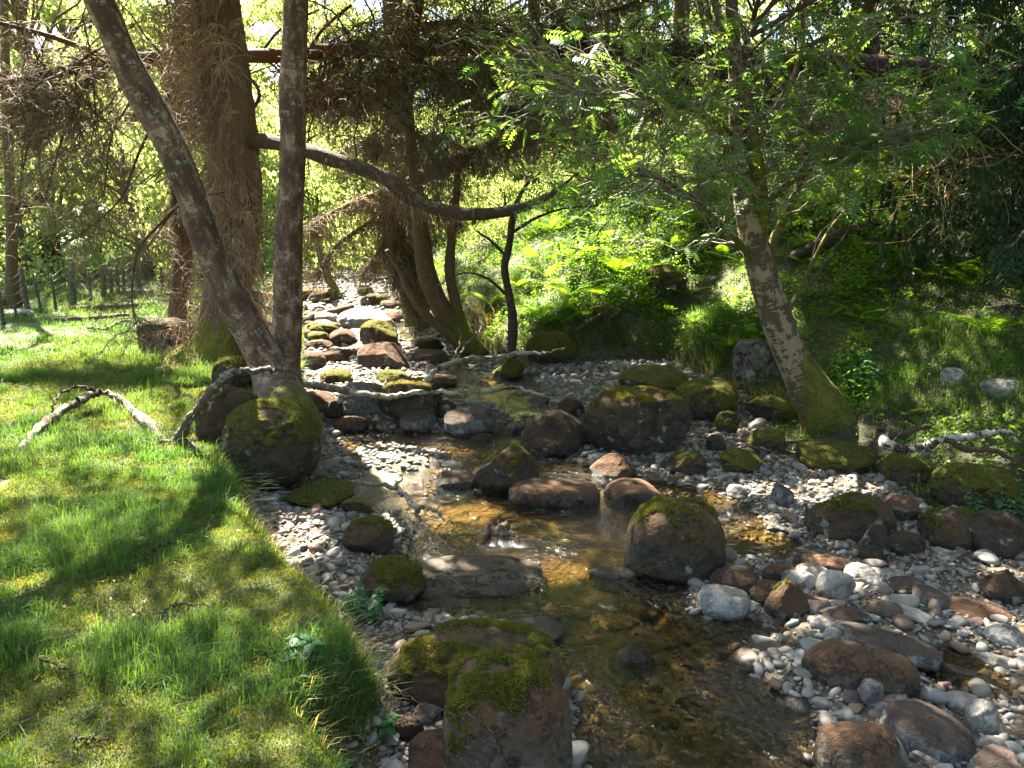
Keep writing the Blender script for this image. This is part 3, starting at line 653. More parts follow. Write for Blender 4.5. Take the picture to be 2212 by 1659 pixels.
# foot of the right bank
B(1480, 1030, 90, 52, 'moss', 'dark mossy flat rock between the pebbles and the stream', bury=.35, cuts=5, e=3.2, fuzz=800)
B(1600, 1026, 84, 52, 'full', 'small dome of moss at the edge of the pebble bar', bury=.4, fuzz=1200)
B(1545, 1006-26, 46, 40, 'dark', 'dark stone beside the mossy dome', bury=.4, name='rock')
B(1572, 945, 48, 52, 'full', 'little upright mossy stone under the right bank', bury=.5, fuzz=600)
B(1655, 985, 80, 54, 'full', 'mossy stone leaning at the roots of the pale birch', bury=.5, fuzz=800, tilt=.3)
B(1668, 915, 110, 56, 'full', 'dark mossy rock in the hollow behind the pale birch', bury=.4, fuzz=900)
B(1800, 1020, 170, 60, 'full', 'low mossy root mound at the foot of the pale birch', bury=.4, fuzz=3000)
B(1690, 1112-10, 50, 54, 'slate', 'upright grey stone at the stream side of the pebble bar', bury=.4, name='stone', cuts=5)
B(1590, 1082-6, 46, 28, 'grey', 'white stone at the water edge of the pebble bar', bury=.4, name='stone')
B(1690, 1142+14, 70, 28, 'grey', 'sunlit white stone in the golden shallows', bury=.3, name='stone')
B(2020+200, 1130, 80, 60, 'full', 'mossy rock at the right edge behind the nettles', bury=.4, name='rock')
B(1640, 835, 110, 100, 'slab', 'reddish grey rock face exposed in the cut bank', bury=.5, cuts=5, e=3.5, deep=.5)
B(1435, 645, 90, 66, 'full', 'round moss covered rock high on the right bank', bury=.5, fuzz=1500)
B(1300, 690, 80, 30, 'full', 'mossy ledge rock among the ferns of the right bank', bury=.4, fuzz=800, deep=.4)
B(1190, 790, 105, 70, 'full', 'hummock of bright moss on the bank beside the dead sapling', bury=.4, fuzz=5000, deep=.5, mlo=-.4)
B(1100, 830, 70, 50, 'full', 'dark mossy root lump at the foot of the dead sapling', bury=.5, fuzz=900)
B(2060, 838, 56, 44, 'grey', 'pinkish rock showing in the grassy bank at right', bury=.3, name='rock')
B(2165, 862, 84, 44, 'grey', 'flat light rock with moss below in the grassy bank at right', bury=.3, name='rock')
B(1958, 735, 30, 16, 'grey', 'small pale stone on the dark slope above the nettle', bury=.3, name='stone', lv=3)
B(2000, 980+10, 40, 24, 'grey', 'whitish stone under the fallen birch branch', bury=.3, name='stone', lv=4)
B(1960, 368, 30, 26, 'grey', 'white round stone high on the slope among ferns', bury=.4, name='stone', lv=3)
B(790, 722, 130, 56, 'grey', 'broad pale sloping slab in the sun above the cascade', bury=.3, cuts=4, deep=.9)
B(700, 700, 70, 26, 'grey', 'low white stone in the sunlit gravel upstream', bury=.3, name='stone')
# far left
B(15, 672, 70, 40, 'dark', 'brown rock behind the wire fence', bury=.4, name='rock', lv=4)
B(40, 690, 60, 22, 'grey', 'pale flat rock in front of the wire fence', bury=.4, name='rock', lv=4)
B(300, 640, 40, 16, 'grey', 'pale stone beside the fence in the far meadow', bury=.4, name='rock', lv=3)
B(610, 735, 60, 30, 'full', 'mossy stone behind the two birch trunks', bury=.4, name='rock', lv=4)

rs = np.random.RandomState(88)
for i_ in range(34):
    u_, v_ = rs.uniform(655, 860), rs.uniform(640, 745); B(u_, v_, rs.uniform(16, 84)*(1 if i_ % 3 else .6), rs.uniform(12, 28), rs.choice(['red', 'full', 'dark', 'grey', 'moss']), 'small rounded rock in the tumbled rocks of the upper stream', name='rock', bury=.4, lv=4, cuts=5, e=2.8, rough=.16, group='tumbled rocks of the upper stream', seed=2000+i_)
# ------------------------------------------------------------------ pebbles: 300 single ones, the rest as one bed of gravel
RK = np.array(ROCKS)
def free(x, y, r=0, k=.85):
    d = ((x[:, None]-RK[None, :, 0])/(RK[None, :, 2]*k+r))**2+((y[:, None]-RK[None, :, 1])/(RK[None, :, 3]*k+r))**2
    return (d > 1).all(1)
PEB = [rock_shape(3, (1, rs_, rz), 900+i_, cuts=c_+2, e=2.2+.4*(i_ % 3), rough=.11) for i_, (rs_, rz, c_) in enumerate([(.72, .5, 1), (.8, .42, 2), (.65, .38, 1), (.85, .6, 4), (.6, .5, 2), (.9, .35, 2), (.7, .62, 5), (.55, .4, 1)])]
PEBS = [(rock_shape(2, (1, .75, .5), 950+i_, cuts=2, rough=.10)) for i_ in range(6)]
def bar_points(n, rs, box):
    x = rs.uniform(box[0], box[1], n); y = box[2]+(box[3]-box[2])*rs.rand(n)**1.3
    z, dl, dr, dw = Hf(x, y, True)
    return x, y, z, dl, dr, dw
rs = np.random.RandomState(5)
x, y, z, dl, dr, dw = bar_points(16000, rs, (-2.2, 4.6, 2.2, 9.5))
u, v, d = proj(np.stack([x, y, z], -1))
ok = (dl < -.05) & (dr < -.02) & (dw < .12) & (u > -40) & (u < 2260) & (v < 1720) & free(x, y, .0, .95)
x, y, z, dw, u, v, d = [q[ok] for q in (x, y, z, dw, u, v, d)]
taken = []; big = 0
PB_LABEL = {'right': ('palm sized rounded stone in the wide stone bar at the lower right', 'loose stones of the wide stone bar'),
            'white': ('fist sized whitish pebble in the gravel below the pale birch', 'pale pebbles below the pale birch'),
            'upper': ('grey pebble on the little gravel spit behind the huge mossy boulder', 'grey pebbles of the upper gravel spit'),
            'left': ('pale pebble in the narrow gravel strip under the grassy bank', 'pebbles under the grassy bank'),
            'mid': ('small wet stone at the edge of the stream', 'wet stones along the stream')}
def zone(u, v):
    if v < 960 and u > 1120: return 'upper'
    if u < 1000: return 'left'
    if u > 1500 and v < 1120: return 'white'
    if u > 1480 and v > 1120: return 'right'
    return 'mid'
pm = []
for V_, F_ in PEB:
    o_ = mk('pebble', V_, F_, MAT['pebble'], link=False); pm.append(o_.data)
for k in range(len(x)):
    s = rs.choice([.030, .042, .060, .085], p=[.35, .35, .2, .1])*(1.1 if u[k] > 1500 else .8)
    if s/mpp(np.array([x[k], y[k], z[k]])) < 10: continue
    if any((x[k]-a)**2+(y[k]-b_)**2 < (.82*(s+c))**2 for a, b_, c in taken): continue
    taken.append((x[k], y[k], s)); zn = zone(u[k], v[k])
    o = bpy.data.objects.new('pebble', None)
    me = pm[rs.randint(len(pm))]; bpy.data.objects.remove(o); o = bpy.data.objects.new('pebble', me); col.objects.link(o)
    o.location = (x[k], y[k], z[k]+s*.18); o.scale = (s, s*rs.uniform(.8, 1), s*rs.uniform(.8, 1.2)); o.rotation_euler = (rs.normal()*.18, rs.normal()*.18, rs.uniform(0, 6.28))
    tag(o, PB_LABEL[zn][0], 'pebble', PB_LABEL[zn][1])
    big += 1
    if big >= 300: break
# the gravel bed
def stone_field(x, y, z, s, rs, sink=.15, rot=True):
    V = []; F = []; R = []; n0 = 0
    var = rs.randint(len(PEBS), size=len(x)); rnd = rs.rand(len(x))
    for q, (Vb, Fb) in enumerate(PEBS):
        m = var == q; n = m.sum()
        if not n: continue
        a = rs.uniform(0, 6.28, n); ca, sa = np.cos(a), np.sin(a); sz = s[m]; zz = rs.uniform(.7, 1.25, n)
        tx, ty = rs.normal(size=(2, n))*.25
        P_ = Vb[None]*sz[:, None, None]; P_ = P_*np.stack([np.ones(n), rs.uniform(.7, 1, n), zz], -1)[:, None, :]
        X_ = P_[..., 0]*ca[:, None]-P_[..., 1]*sa[:, None]; Y_ = P_[..., 0]*sa[:, None]+P_[..., 1]*ca[:, None]
        Z_ = P_[..., 2]+X_*tx[:, None]+Y_*ty[:, None]
        V.append(np.stack([X_+x[m][:, None], Y_+y[m][:, None], Z_+(z[m]+sz*sink)[:, None]], -1).reshape(-1, 3))
        F.append((Fb[None]+(np.arange(n)*len(Vb))[:, None, None]+n0).reshape(-1, 3)); n0 += n*len(Vb)
        R.append(np.repeat(rnd[m], len(Vb)))
    return np.vstack(V), np.vstack(F), np.concatenate(R)
rs = np.random.RandomState(8)
bx, by, bs = [], [], []
for n, smin, smax, box in ((38000, .008, .018, (-1.6, 4.6, 2.0, 5.2)), (9000, .020, .046, (-1.8, 6, 1.6, 8)), (20000, .013, .028, (-2.5, 4.6, 4.6, 9.5)), (9000, .025, .065, (-7, 2, 8.5, 20))):
    x, y, z, dl, dr, dw = bar_points(n, rs, box); u, v, d = proj(np.stack([x, y, z], -1))
    ok = (dl < .02) & (dr < .02) & (dw < .45) & (u > -300) & (u < 2750) & (v < 2000) & ((dw < .1) | (rs.rand(n) < .5)) & (fbm2(x*3, y*3, 2, 77)+.5 > rs.rand(n)*.75)
    bx.append(x[ok]); by.append(y[ok]); bs.append(rs.uniform(smin, smax, ok.sum()))
bx, by, bs = map(np.concatenate, (bx, by, bs)); bz = Hf(bx, by)
V, F, R = stone_field(bx, by, bz, bs, rs)
tag(mk('gravel', V, F, MAT['pebbles'], pa={'rnd': R}), kind='stuff')
print('gravel stones', len(bx), 'pebbles', big)

# ------------------------------------------------------------------ grass, moss, small ground plants
def blades(x, y, z, h, wd, rs, lean=.55, mx=0, my=0):
    n = len(x); a = rs.uniform(0, 6.28, n); L = np.abs(rs.normal(size=n))*lean
    dx, dy = np.cos(a)*L+mx, np.sin(a)*L+my; px, py = -np.sin(a+rs.normal(size=n)*.8), np.cos(a)
    sp = np.stack([px, py, np.zeros(n)], -1); sp = unit(sp)*(wd*.5)[:, None]
    B0 = np.stack([x, y, z-.01], -1); D = np.stack([dx, dy, np.zeros(n)], -1)*h[:, None]; U = np.array([0, 0, 1.])
    Mi = B0+D*.28+U*(h*.62)[:, None]; Tp = B0+D*1.0+U*(h*(1-.25*np.minimum(L, 1.6)))[:, None]
    V = np.stack([B0-sp, B0+sp, Mi+sp*.8, Mi-sp*.8, Tp], 1).reshape(-1, 3); b = np.arange(n)*5
    return V, [np.stack([b, b+1, b+2, b+3], -1), np.stack([b+3, b+2, b+4], -1)], np.repeat(rs.rand(n), 5)
def scatter(n, box, rs, pw=1.0):
    x = rs.uniform(box[0], box[1], n); y = box[2]+(box[3]-box[2])*rs.rand(n)**pw
    z, dl, dr, dw = Hf(x, y, True); u, v, d = proj(np.stack([x, y, z], -1))
    vis = (u > -500) & (u < 2700) & (v < 2100)
    return [q[vis] for q in (x, y, z, dl, dr, dw, u, v)]
rs = np.random.RandomState(21)
gb = Bag(); mb = Bag(); dg = Bag()
for n, box, h0, h1, wd in ((330000, (-2.9, .1, 1.55, 4.6), .02, .065, .0024), (300000, (-5.5, 0, 4.4, 8.5), .025, .075, .004), (120000, (-9, -1.2, 8.2, 15), .035, .09, .007), (50000, (-16, -2.5, 14, 28), .05, .13, .014)):
    x, y, z, dl, dr, dw, u, v = scatter(n, box, rs)
    tuft = fbm2(x*2.3, y*2.3, 3, 55)+.5*fbm2(x*9, y*9, 2, 56)
    ok = (dl > .0) & (rs.rand(len(x)) < ss(tuft, -.28, .14)*.80+.20)
    x, y, z, dl, t = x[ok], y[ok], z[ok], dl[ok], tuft[ok]
    long = (rs.rand(len(x)) < .06+.3*(dl < .12)); h = rs.uniform(h0, h1, len(x))*(.6+1.0*ss(t, -.1, .3))*np.where(long, 2.1, 1)
    e = (dl < .15)
    V, F, R = blades(x, y, z, h, np.full(len(x), wd), rs, .65, mx=np.where(e, .45, .05), my=np.where(e, -.15, 0))
    R = np.clip(R*.5+np.repeat(ss(fbm2(x*1.3, y*1.3, 2, 60), -.15, .15), 5)*.5, 0, 1)
    gb.add(V, F, rnd=R)
# right bank grass: top of the bank and tufts
for n, box, h0, h1, wd in ((60000, (-2, 2.6, 6.5, 11.5), .07, .2, .005), (70000, (1.5, 6, 5.0, 9), .06, .15, .0045), (60000, (-2, 6, 8.5, 16), .06, .16, .007)):
    x, y, z, dl, dr, dw, u, v = scatter(n, box, rs)
    t = fbm2(x*1.7, y*1.7, 3, 58); low = (u > 1880) & (v > 690) & (v < 900); lit = (u > 1100) & (u < 1700) & (v > 560)
    pr = np.where(low, .95*ss(t, -.25, .05), np.where(lit, .30*ss(t, .0, .2)+.8*(dr < .6)*ss(t, -.1, .1), .10*ss(t, .0, .2)))
    ok = (dr > .12) & (rs.rand(len(x)) < pr); x, y, z = x[ok], y[ok], z[ok]
    V, F, R = blades(x, y, z, rs.uniform(h0, h1, len(x)), np.full(len(x), wd), rs, .8, mx=-.25, my=-.3)
    gb.add(V, F, rnd=R)
x = rs.uniform(-15, 14, 90000); y = rs.uniform(14, 34, 90000); z, dl, dr, dw = Hf(x, y, True); ok = dr > 1
V, F, R = blades(x[ok], y[ok], z[ok], rs.uniform(.12, .3, ok.sum()), np.full(ok.sum(), .03), rs, .6); gb.add(V, F, rnd=R)
V, F, A = gb.get(); tag(mk('grass', V, F, MAT['grass'], smooth=False, pa=A), kind='stuff')
# moss fuzz on the bank
for n, box, s0, s1 in ((190000, (-2.9, .2, 1.55, 4.6), .006, .014), (120000, (-5, 0, 4.4, 8.5), .009, .02)):
    x, y, z, dl, dr, dw, u, v = scatter(n, box, rs)
    t = -(fbm2(x*2.3, y*2.3, 3, 55)+.5*fbm2(x*9, y*9, 2, 56))
    ok = (dl > -.06) & (rs.rand(len(x)) < ss(t, -.25, .05)); x, y, z = x[ok], y[ok], z[ok]; m_ = len(x)
    cl = fbm2(x*22, y*22, 2, 70)
    C = np.stack([x, y, z+.004+.03*np.clip(cl+.12, 0, 1)+rs.uniform(0, .012, m_)], -1)
    V, F, R = leaves(C, rs.uniform(s0, s1, m_), rs, 1.3, .5, axis=np.stack([rs.normal(size=m_)*.7, rs.normal(size=m_)*.7, np.ones(m_)], -1))
    mb.add(V, F, rnd=np.clip(R*.5+.5*np.repeat(ss(cl, -.1, .2), 4), 0, 1))
x, y, z, dl, dr, dw, u, v = scatter(620000, (-3, 6.5, 4.8, 15), rs)
t = fbm2(x*1.9, y*1.9, 3, 80)+.4*fbm2(x*8, y*8, 2, 81); ok = (dr > .0) & (rs.rand(len(x)) < .06+.85*ss(t, -.12, .12)+.6*(dr < .7)*(u < 1640)*ss(t, -.3, 0)); x, y, z, u, v = x[ok], y[ok], z[ok], u[ok], v[ok]; m_ = len(x)
C = np.stack([x, y, z+rs.uniform(0, .05, m_)], -1); V, F, R = leaves(C, rs.uniform(.010, .032, m_), rs, .9, .6)
V, F, A = (lambda q: q.get())(mb) if False else (V, F, {'rnd': R})
mbV, mbF, mbA = mb.get()
tag(mk('moss', mbV, mbF, MAT['mossleaf'], smooth=False, pa=mbA), kind='stuff')
tag(mk('ground_cover', V, F, MAT['grass'], smooth=False, pa=A), kind='stuff')
x, y, z, dl, dr, dw, u, v = scatter(330000, (-3, 7, 5, 17), rs)
t = fbm2(x*1.3+3, y*1.3, 3, 85)+.6*fbm2(x*5, y*5, 2, 86); grassy_ = (u > 1880) & (v > 690) & (v < 900)
ok = (dr > .05) & ~grassy_ & (rs.rand(len(x)) < .75*ss(t, -.10, .22)); x, y, z, t = x[ok], y[ok], z[ok], t[ok]; m_ = len(x)
hh_ = .05+.34*ss(t, 0, .4)
V, F, R = leaves(np.stack([x, y, z+hh_*rs.rand(m_)], -1), rs.uniform(.025, .06, m_), rs, .7, .6); tag(mk('undergrowth', V, F, MAT['fern'], smooth=False, pa={'rnd': R}), kind='stuff')
# dead leaves and litter
x, y, z, dl, dr, dw, u, v = scatter(30000, (-3, 5, 2.2, 13), rs)
ok = (dw < -.02) & (rs.rand(len(x)) < np.where(dr > 0, .5, np.where(dl > 0, .16*(fbm2(x*1.5, y*1.5, 2, 90) > .06), .40))); x, y, z = x[ok], y[ok], z[ok]; m_ = len(x)
V, F, R = leaves(np.stack([x, y, z+rs.uniform(.01, .03, m_)], -1), rs.uniform(.012, .035, m_), rs, .5, .6)
tag(mk('leaf_litter', V, F, MAT['litter'], smooth=False, pa={'rnd': R}), kind='stuff')
# dry roots and dead grass hanging over the cut bank
x, y, z, dl, dr, dw, u, v = scatter(60000, (-2.5, 5, 5, 12), rs)
ok = (np.abs(dr-.12) < .16) & (rs.rand(len(x)) < .5*ss(fbm2(x*2.5, y*2.5, 2, 91), -.05, .15)); x, y, z = x[ok], y[ok], z[ok]
V, F, R = blades(x, y, z+.03, rs.uniform(.06, .22, len(x)), np.full(len(x), .004), rs, .8, mx=-.5, my=-.6)
V2, F2, R2 = V, F, R
x, y, z, dl, dr, dw, u, v = scatter(16000, (-2, .2, 2.2, 5), rs)
ok = (np.abs(dl-.02) < .09) & (rs.rand(len(x)) < .5); x, y, z = x[ok], y[ok], z[ok]
db = Bag(); db.add(V2, F2, rnd=R2); V, F, R = blades(x, y, z, rs.uniform(.05, .14, len(x)), np.full(len(x), .003), rs, .5, mx=.7, my=-.2); db.add(V, F, rnd=R)
V, F, A = db.get(); tag(mk('dry_grass', V, F, MAT['drygrass'], smooth=False, pa=A), kind='stuff')

# ------------------------------------------------------------------ where the crowns leave gaps for the sun
LIT = [ # sunlit places (u, v, half width, half height) in the picture
 (760, 660, 130, 60), (720, 800, 90, 60), (700, 870, 70, 50), (830, 800, 110, 50), (790, 970, 125, 55), (900, 960, 140, 40), (850, 1040, 120, 42), (900, 1120, 80, 34), (1020, 1110, 50, 20),
 (650, 1165, 55, 40), (640, 1205, 40, 22), (1100, 1215, 45, 16), (960, 1255, 24, 40), (1200, 1235, 60, 26), (1640, 1150, 75, 32), (1570, 1085, 40, 16), (1330, 1065, 60, 14), (1230, 1050, 40, 12),
 (1800, 1070, 90, 26), (1880, 1045, 70, 18), (1815, 1190, 42, 26), (1810, 1255, 90, 24), (2160, 1235, 40, 20), (1650, 1060, 60, 14), (1300, 1050, 30, 12), (1400, 870, 40, 12),
 (50, 885, 60, 35), (260, 870, 60, 22), (430, 830, 60, 26), (500, 800, 40, 22), (370, 1030, 60, 34), (330, 980, 50, 30), (60, 960, 60, 20), (230, 1000, 60, 20), (300, 900, 60, 30), (560, 1100, 50, 30),
 (60, 1270, 50, 20), (230, 1370, 50, 14), (620, 1600, 50, 22), (40, 1060, 50, 20), (150, 1150, 60, 16), (500, 1160, 40, 20), (1190, 720, 120, 50), (1260, 610, 170, 70), (1450, 610, 60, 30), (1060, 820, 60, 18), (1000, 800, 60, 16),
 (1620, 620, 60, 60), (1800, 900, 30, 16), (1500, 700, 40, 16), (1900, 620, 30, 14), (1720, 700, 20, 30), (1450, 1100, 40, 12)]
LIT = np.array(LIT, float)
def litness(Q):
    """<1 where the sun ray through Q reaches a sunlit place on the ground"""
    G = Q-SUN*((Q[:, 2]-.2)/SUN[2])[:, None]
    for _ in range(2): G = Q-SUN*((Q[:, 2]-Hf(G[:, 0], G[:, 1]))/SUN[2])[:, None]
    u, v, d = proj(G); e = np.min(((u[:, None]-LIT[None, :, 0])/LIT[None, :, 2])**2+((v[:, None]-LIT[None, :, 1])/LIT[None, :, 3])**2, axis=1)
    return np.where(G[:, 1] > .5, e, 99)
def mirror(Q):
    """<1 where Q stands in the gap of sky that the lower stream reflects"""
    u, v, d = proj(Q*np.array([1, 1, -1])); return np.minimum(((u-1540)/150)**2+((v-1440)/75)**2, ((u-1450)/90)**2+((v-1560)/50)**2)

# ------------------------------------------------------------------ trees
def add_tubes(root, name, L, R, mat, k=3, rough=0, kind=None, seed=0, label=None):
    V, F, tc = tubes(L, R, k, rough, seed)
    rnd = np.repeat(np.random.RandomState(seed+1).rand(len(L)), V.shape[0]//len(L))
    o = child(root, name, V, F, MAT[mat], pa={'tc': tc, 'rnd': rnd})
    if kind: o['kind'] = kind
    if label: o['label'] = label
    return o
def stem(root, name, pts, mat, n=60, k=28, rough=.12, seed=0, ext=None, label=None):
    """a limb from picture rows (u, v, y, width); ext = extra world rows (x, y, z, r) above the frame"""
    L, R = trunk_line(pts, n)
    if ext is not None:
        e = np.asarray(ext, float); q = spline(np.vstack([np.append(L[-1], R[-1]), e]), 24)[1:]; L = np.vstack([L, q[:, :3]]); R = np.append(R, q[:, 3])
    return add_tubes(root, name, L[None], R[None], mat, k, rough, seed=seed, label=label), L, R
def wig(a, b, n, m, rs, sag=.1, jit=.04):
    """n curved polylines of m points from a (n,3) to b (n,3)"""
    t = np.linspace(0, 1, m)[None, :, None]; ln = np.linalg.norm(b-a, axis=1)[:, None, None]
    L = a[:, None]*(1-t)+b[:, None]*t
    L[..., 2] += (sag*4*t*(1-t)*ln)[..., 0]
    off = np.cumsum(rs.normal(size=(n, m, 3)), 1)*jit*ln/np.sqrt(m); off -= off[:, :1]*(1-t)+off[:, -1:]*t
    return L+off
def hang(roots, n, m, rs, length, spread=.5, droop=1.0, dirs=None):
    """thin drooping strands from root points"""
    d = rs.normal(size=(n, 3))*spread; d[:, 2] = rs.normal(size=n)*.35
    if dirs is not None: d = d+dirs
    d = unit(d); L = np.zeros((n, m, 3)); L[:, 0] = roots; st = length/(m-1)
    for i in range(1, m):
        d = unit(d+np.array([0, 0, -droop/m])+rs.normal(size=(n, 3))*.22); L[:, i] = L[:, i-1]+d*st[:, None]
    return L
def taper(n, m, r, rs=None):
    r = np.broadcast_to(np.asarray(r, float), (n,)); return r[:, None]*np.linspace(1, .3, m)[None]

# -- the twin birch on the boulder
base = Py(600, 880, 6.3)
birch = empty('birch_tree', base, 'old twin birch with one leaning and one upright trunk rooted on the round mossy boulder', 'tree')
t1, L1, R1 = stem(birch, 'trunk', [(645, 960, 5.5, 96), (634, 930, 5.62, 128), (618, 895, 5.8, 128), (603, 855, 6.05, 104), (578, 790, 6.2, 80), (548, 730, 6.2, 72), (520, 680, 6.2, 72), (480, 600, 6.15, 68), (445, 520, 6.1, 66), (415, 430, 6.05, 62), (385, 350, 6.0, 62), (345, 270, 5.95, 64), (300, 190, 5.9, 66), (262, 110, 5.85, 62), (232, 40, 5.8, 64), (200, -30, 5.75, 62), (170, -100, 5.7, 60)], 'birch', n=150, k=40, rough=.16, seed=3, ext=[(-4.0, 5.9, 5.2, .085), (-4.7, 6.4, 7.0, .06), (-5.0, 7, 9.0, .03)], label='leaning trunk')
t2, L2, R2 = stem(birch, 'trunk', [(615, 905, 6.45, 66), (628, 850, 6.5, 62), (622, 800, 6.6, 56), (618, 740, 6.65, 64), (622, 680, 6.7, 60), (622, 600, 6.7, 60), (624, 500, 6.7, 60), (630, 400, 6.7, 58), (633, 300, 6.7, 56), (632, 200, 6.7, 58), (637, 100, 6.7, 56), (640, 0, 6.7, 56), (645, -80, 6.7, 54)], 'birch', n=130, k=40, rough=.14, seed=9, ext=[(-1.8, 6.8, 5.4, .085), (-2.0, 7.2, 7.4, .06), (-2.3, 7.6, 9.4, .03)], label='upright trunk')
# roots gripping the boulder
for i_, pts in enumerate([[(600, 880, 6.15, 60), (560, 915, 6.05, 44), (520, 950, 6.0, 30), (505, 1000, 5.95, 16)], [(610, 880, 6.1, 60), (620, 930, 5.95, 40), (640, 965, 5.9, 20)], [(590, 870, 6.15, 50), (540, 900, 6.1, 34), (490, 915, 6.1, 20)]]):
    stem(birch, 'root', pts, 'birch', n=20, k=14, rough=.2, seed=40+i_)

# -- big spruce behind, shaggy with dead twigs
sp = empty('spruce_tree', Py(460, 815, 8.3), 'thick spruce trunk with flared mossy foot behind the twin birch, shaggy with brown dead twigs', 'tree')
_, SL, SR = stem(sp, 'trunk', [(440, 830, 8.2, 210), (450, 800, 8.25, 165), (468, 760, 8.3, 130), (480, 700, 8.35, 108), (492, 640, 8.4, 98), (505, 560, 8.4, 100), (512, 460, 8.4, 104), (506, 350, 8.4, 102), (498, 240, 8.4, 98), (485, 120, 8.4, 94), (474, 20, 8.4, 90), (465, -80, 8.4, 86)], 'spruce', n=110, k=36, rough=.2, seed=15, ext=[(-3.4, 8.5, 6.5, .17), (-3.6, 8.7, 9, .10), (-3.7, 8.8, 12, .04)])
_, ML, MR = stem(sp, 'limb', [(515, 300, 8.4, 32), (590, 308, 8.1, 30), (660, 325, 7.9, 30), (720, 345, 7.8, 30), (790, 368, 7.75, 32), (840, 390, 7.7, 35), (875, 418, 7.7, 39), (910, 438, 7.7, 30), (960, 455, 7.7, 27), (1020, 463, 7.7, 25), (1080, 458, 7.75, 25), (1130, 447, 7.8, 21), (1180, 425, 7.9, 15), (1215, 400, 7.95, 8), (1250, 372, 8.0, 4)], 'limbmoss', n=140, k=26, rough=.34, seed=23, label='thick mossy limb bent low over the stream')
rs = np.random.RandomState(31)
def along(L, n, rs, lo=0, hi=1):
    q = rs.uniform(lo, hi, n)*(len(L)-1); i = np.minimum(q.astype(int), len(L)-2); f = (q-i)[:, None]; return L[i]*(1-f)+L[i+1]*f, q/(len(L)-1)
n = 7500; r0, q = along(SL[:115], n, rs, .22, .95); a_ = rs.uniform(0, 6.28, n); rd = np.stack([np.cos(a_), np.sin(a_), rs.normal(size=n)*.2], -1)
ln = rs.uniform(.12, .55, n); Lh = hang(r0+rd*.12, n, 6, rs, ln, .9, 2.0, rd*1.1+np.array([.2, -.2, 0]))+rs.normal(size=(n, 6, 3))*.012; Lh = Lh[litness(Lh[:, -1]) > 1]; n = len(Lh)
add_tubes(sp, 'dead_twigs', Lh, taper(n, 6, rs.uniform(.0018, .0042, n)), 'redtwig', kind='stuff', seed=5)
n = 150; a0, q = along(SL[:115], n, rs, .25, .95); an = rs.uniform(0, 6.28, n); dd = np.stack([np.cos(an), np.sin(an)*.8-.2, rs.uniform(-.7, .25, n)], -1)
SB = hang(a0+unit(dd)*.16, n, 8, rs, rs.uniform(.25, 1.0, n), .1, .8, dd*3); SB = SB[litness(SB[:, 5]) > 1]; add_tubes(sp, 'side_branches', SB, taper(len(SB), 8, rs.uniform(.004, .009, len(SB))), 'deadwood', k=4, kind='stuff', seed=294)
n = 7000; S0 = SB[rs.randint(len(SB), size=n), rs.randint(1, 8, n)]; S0 = S0[litness(S0) > 1]; n = len(S0); Lh = hang(S0, n, 6, rs, rs.uniform(.08, .38, n), .8, 1.8); add_tubes(sp, 'dead_twigs', Lh, taper(n, 6, rs.uniform(.0018, .004, n)), 'redtwig', kind='stuff', seed=295)
n = 420; r0, q = along(ML, n, rs, .2, .62); Lh = hang(r0, n, 5, rs, rs.uniform(.08, .3, n), .6, 2.4); add_tubes(sp, 'dead_twigs', Lh, taper(n, 5, rs.uniform(.0012, .0028, n)), 'redtwig', kind='stuff', seed=6)
# drooping spruce boughs: dark curved limbs with strands
TWM = 2.2
def bough(root, pts, mat, strands, rs, length=(.1, .4), r=(.001, .0025), smat='twig', seed=0, n=50, k=12, side=0, needle=None, droop=2.0, spread=.6):
    _, L, R = stem(root, 'branch', pts, mat, n=n, k=k, rough=.12, seed=seed); strands = int(strands*TWM)
    bag = []
    if side:
        a, q = along(L, side, rs, .1, 1); dd = np.stack([rs.normal(size=side)*.7, rs.normal(size=side)*.7, rs.uniform(-.8, .3, side)], -1)
        Ls = hang(a, side, 9, rs, rs.uniform(.3, 1.1, side), .3, .9, dd); lk = (litness(Ls.reshape(-1, 3)).reshape(side, 9) > 1).mean(1); Ls = Ls[lk >= min(.8, np.sort(lk)[-3])]; side = len(Ls); add_tubes(root, 'twigs', Ls, taper(side, 9, rs.uniform(.003, .008, side)), 'twig', kind='stuff', seed=seed+1)
        pool = Ls.reshape(-1, 3)
        a2 = np.vstack([along(L, strands//3, rs)[0], pool[rs.randint(len(pool), size=strands-strands//3)]])
    else: a2, _ = along(L, strands, rs)
    lg = litness(a2); a2 = a2[~((lg < 1.1) & (rs.rand(len(a2)) < (.25 if root.name.startswith('hanging') else .9)))]
    ns = len(a2); Lh = hang(a2, ns, 6, rs, rs.uniform(*length, ns)*1.15, spread, droop)
    add_tubes(root, 'dead_twigs', Lh, taper(ns, 6, rs.uniform(*r, ns)*1.35), smat, kind='stuff', seed=seed+2)
    if needle:
        C = Lh[:, 1:, :].reshape(-1, 3); dirs = np.repeat(Lh[:, -1]-Lh[:, 0], 5, 0); ii = rs.randint(len(C), size=needle)
        ln_ = litness(C[ii]); ii = ii[(ln_ > 1.1) | (rs.rand(len(ii)) < .7)]; needle = len(ii); Cn = C[ii]+rs.normal(size=(needle, 3))*.02; V, F, R_ = leaves(Cn, rs.uniform(.02, .045, needle), rs, 2, .22, axis=unit(dirs[ii])+rs.normal(size=(needle, 3))*.6)
        f = child(root, 'needles', V, F, MAT['needle'], smooth=False, pa={'rnd': R_}); f['kind'] = 'stuff'
    return L

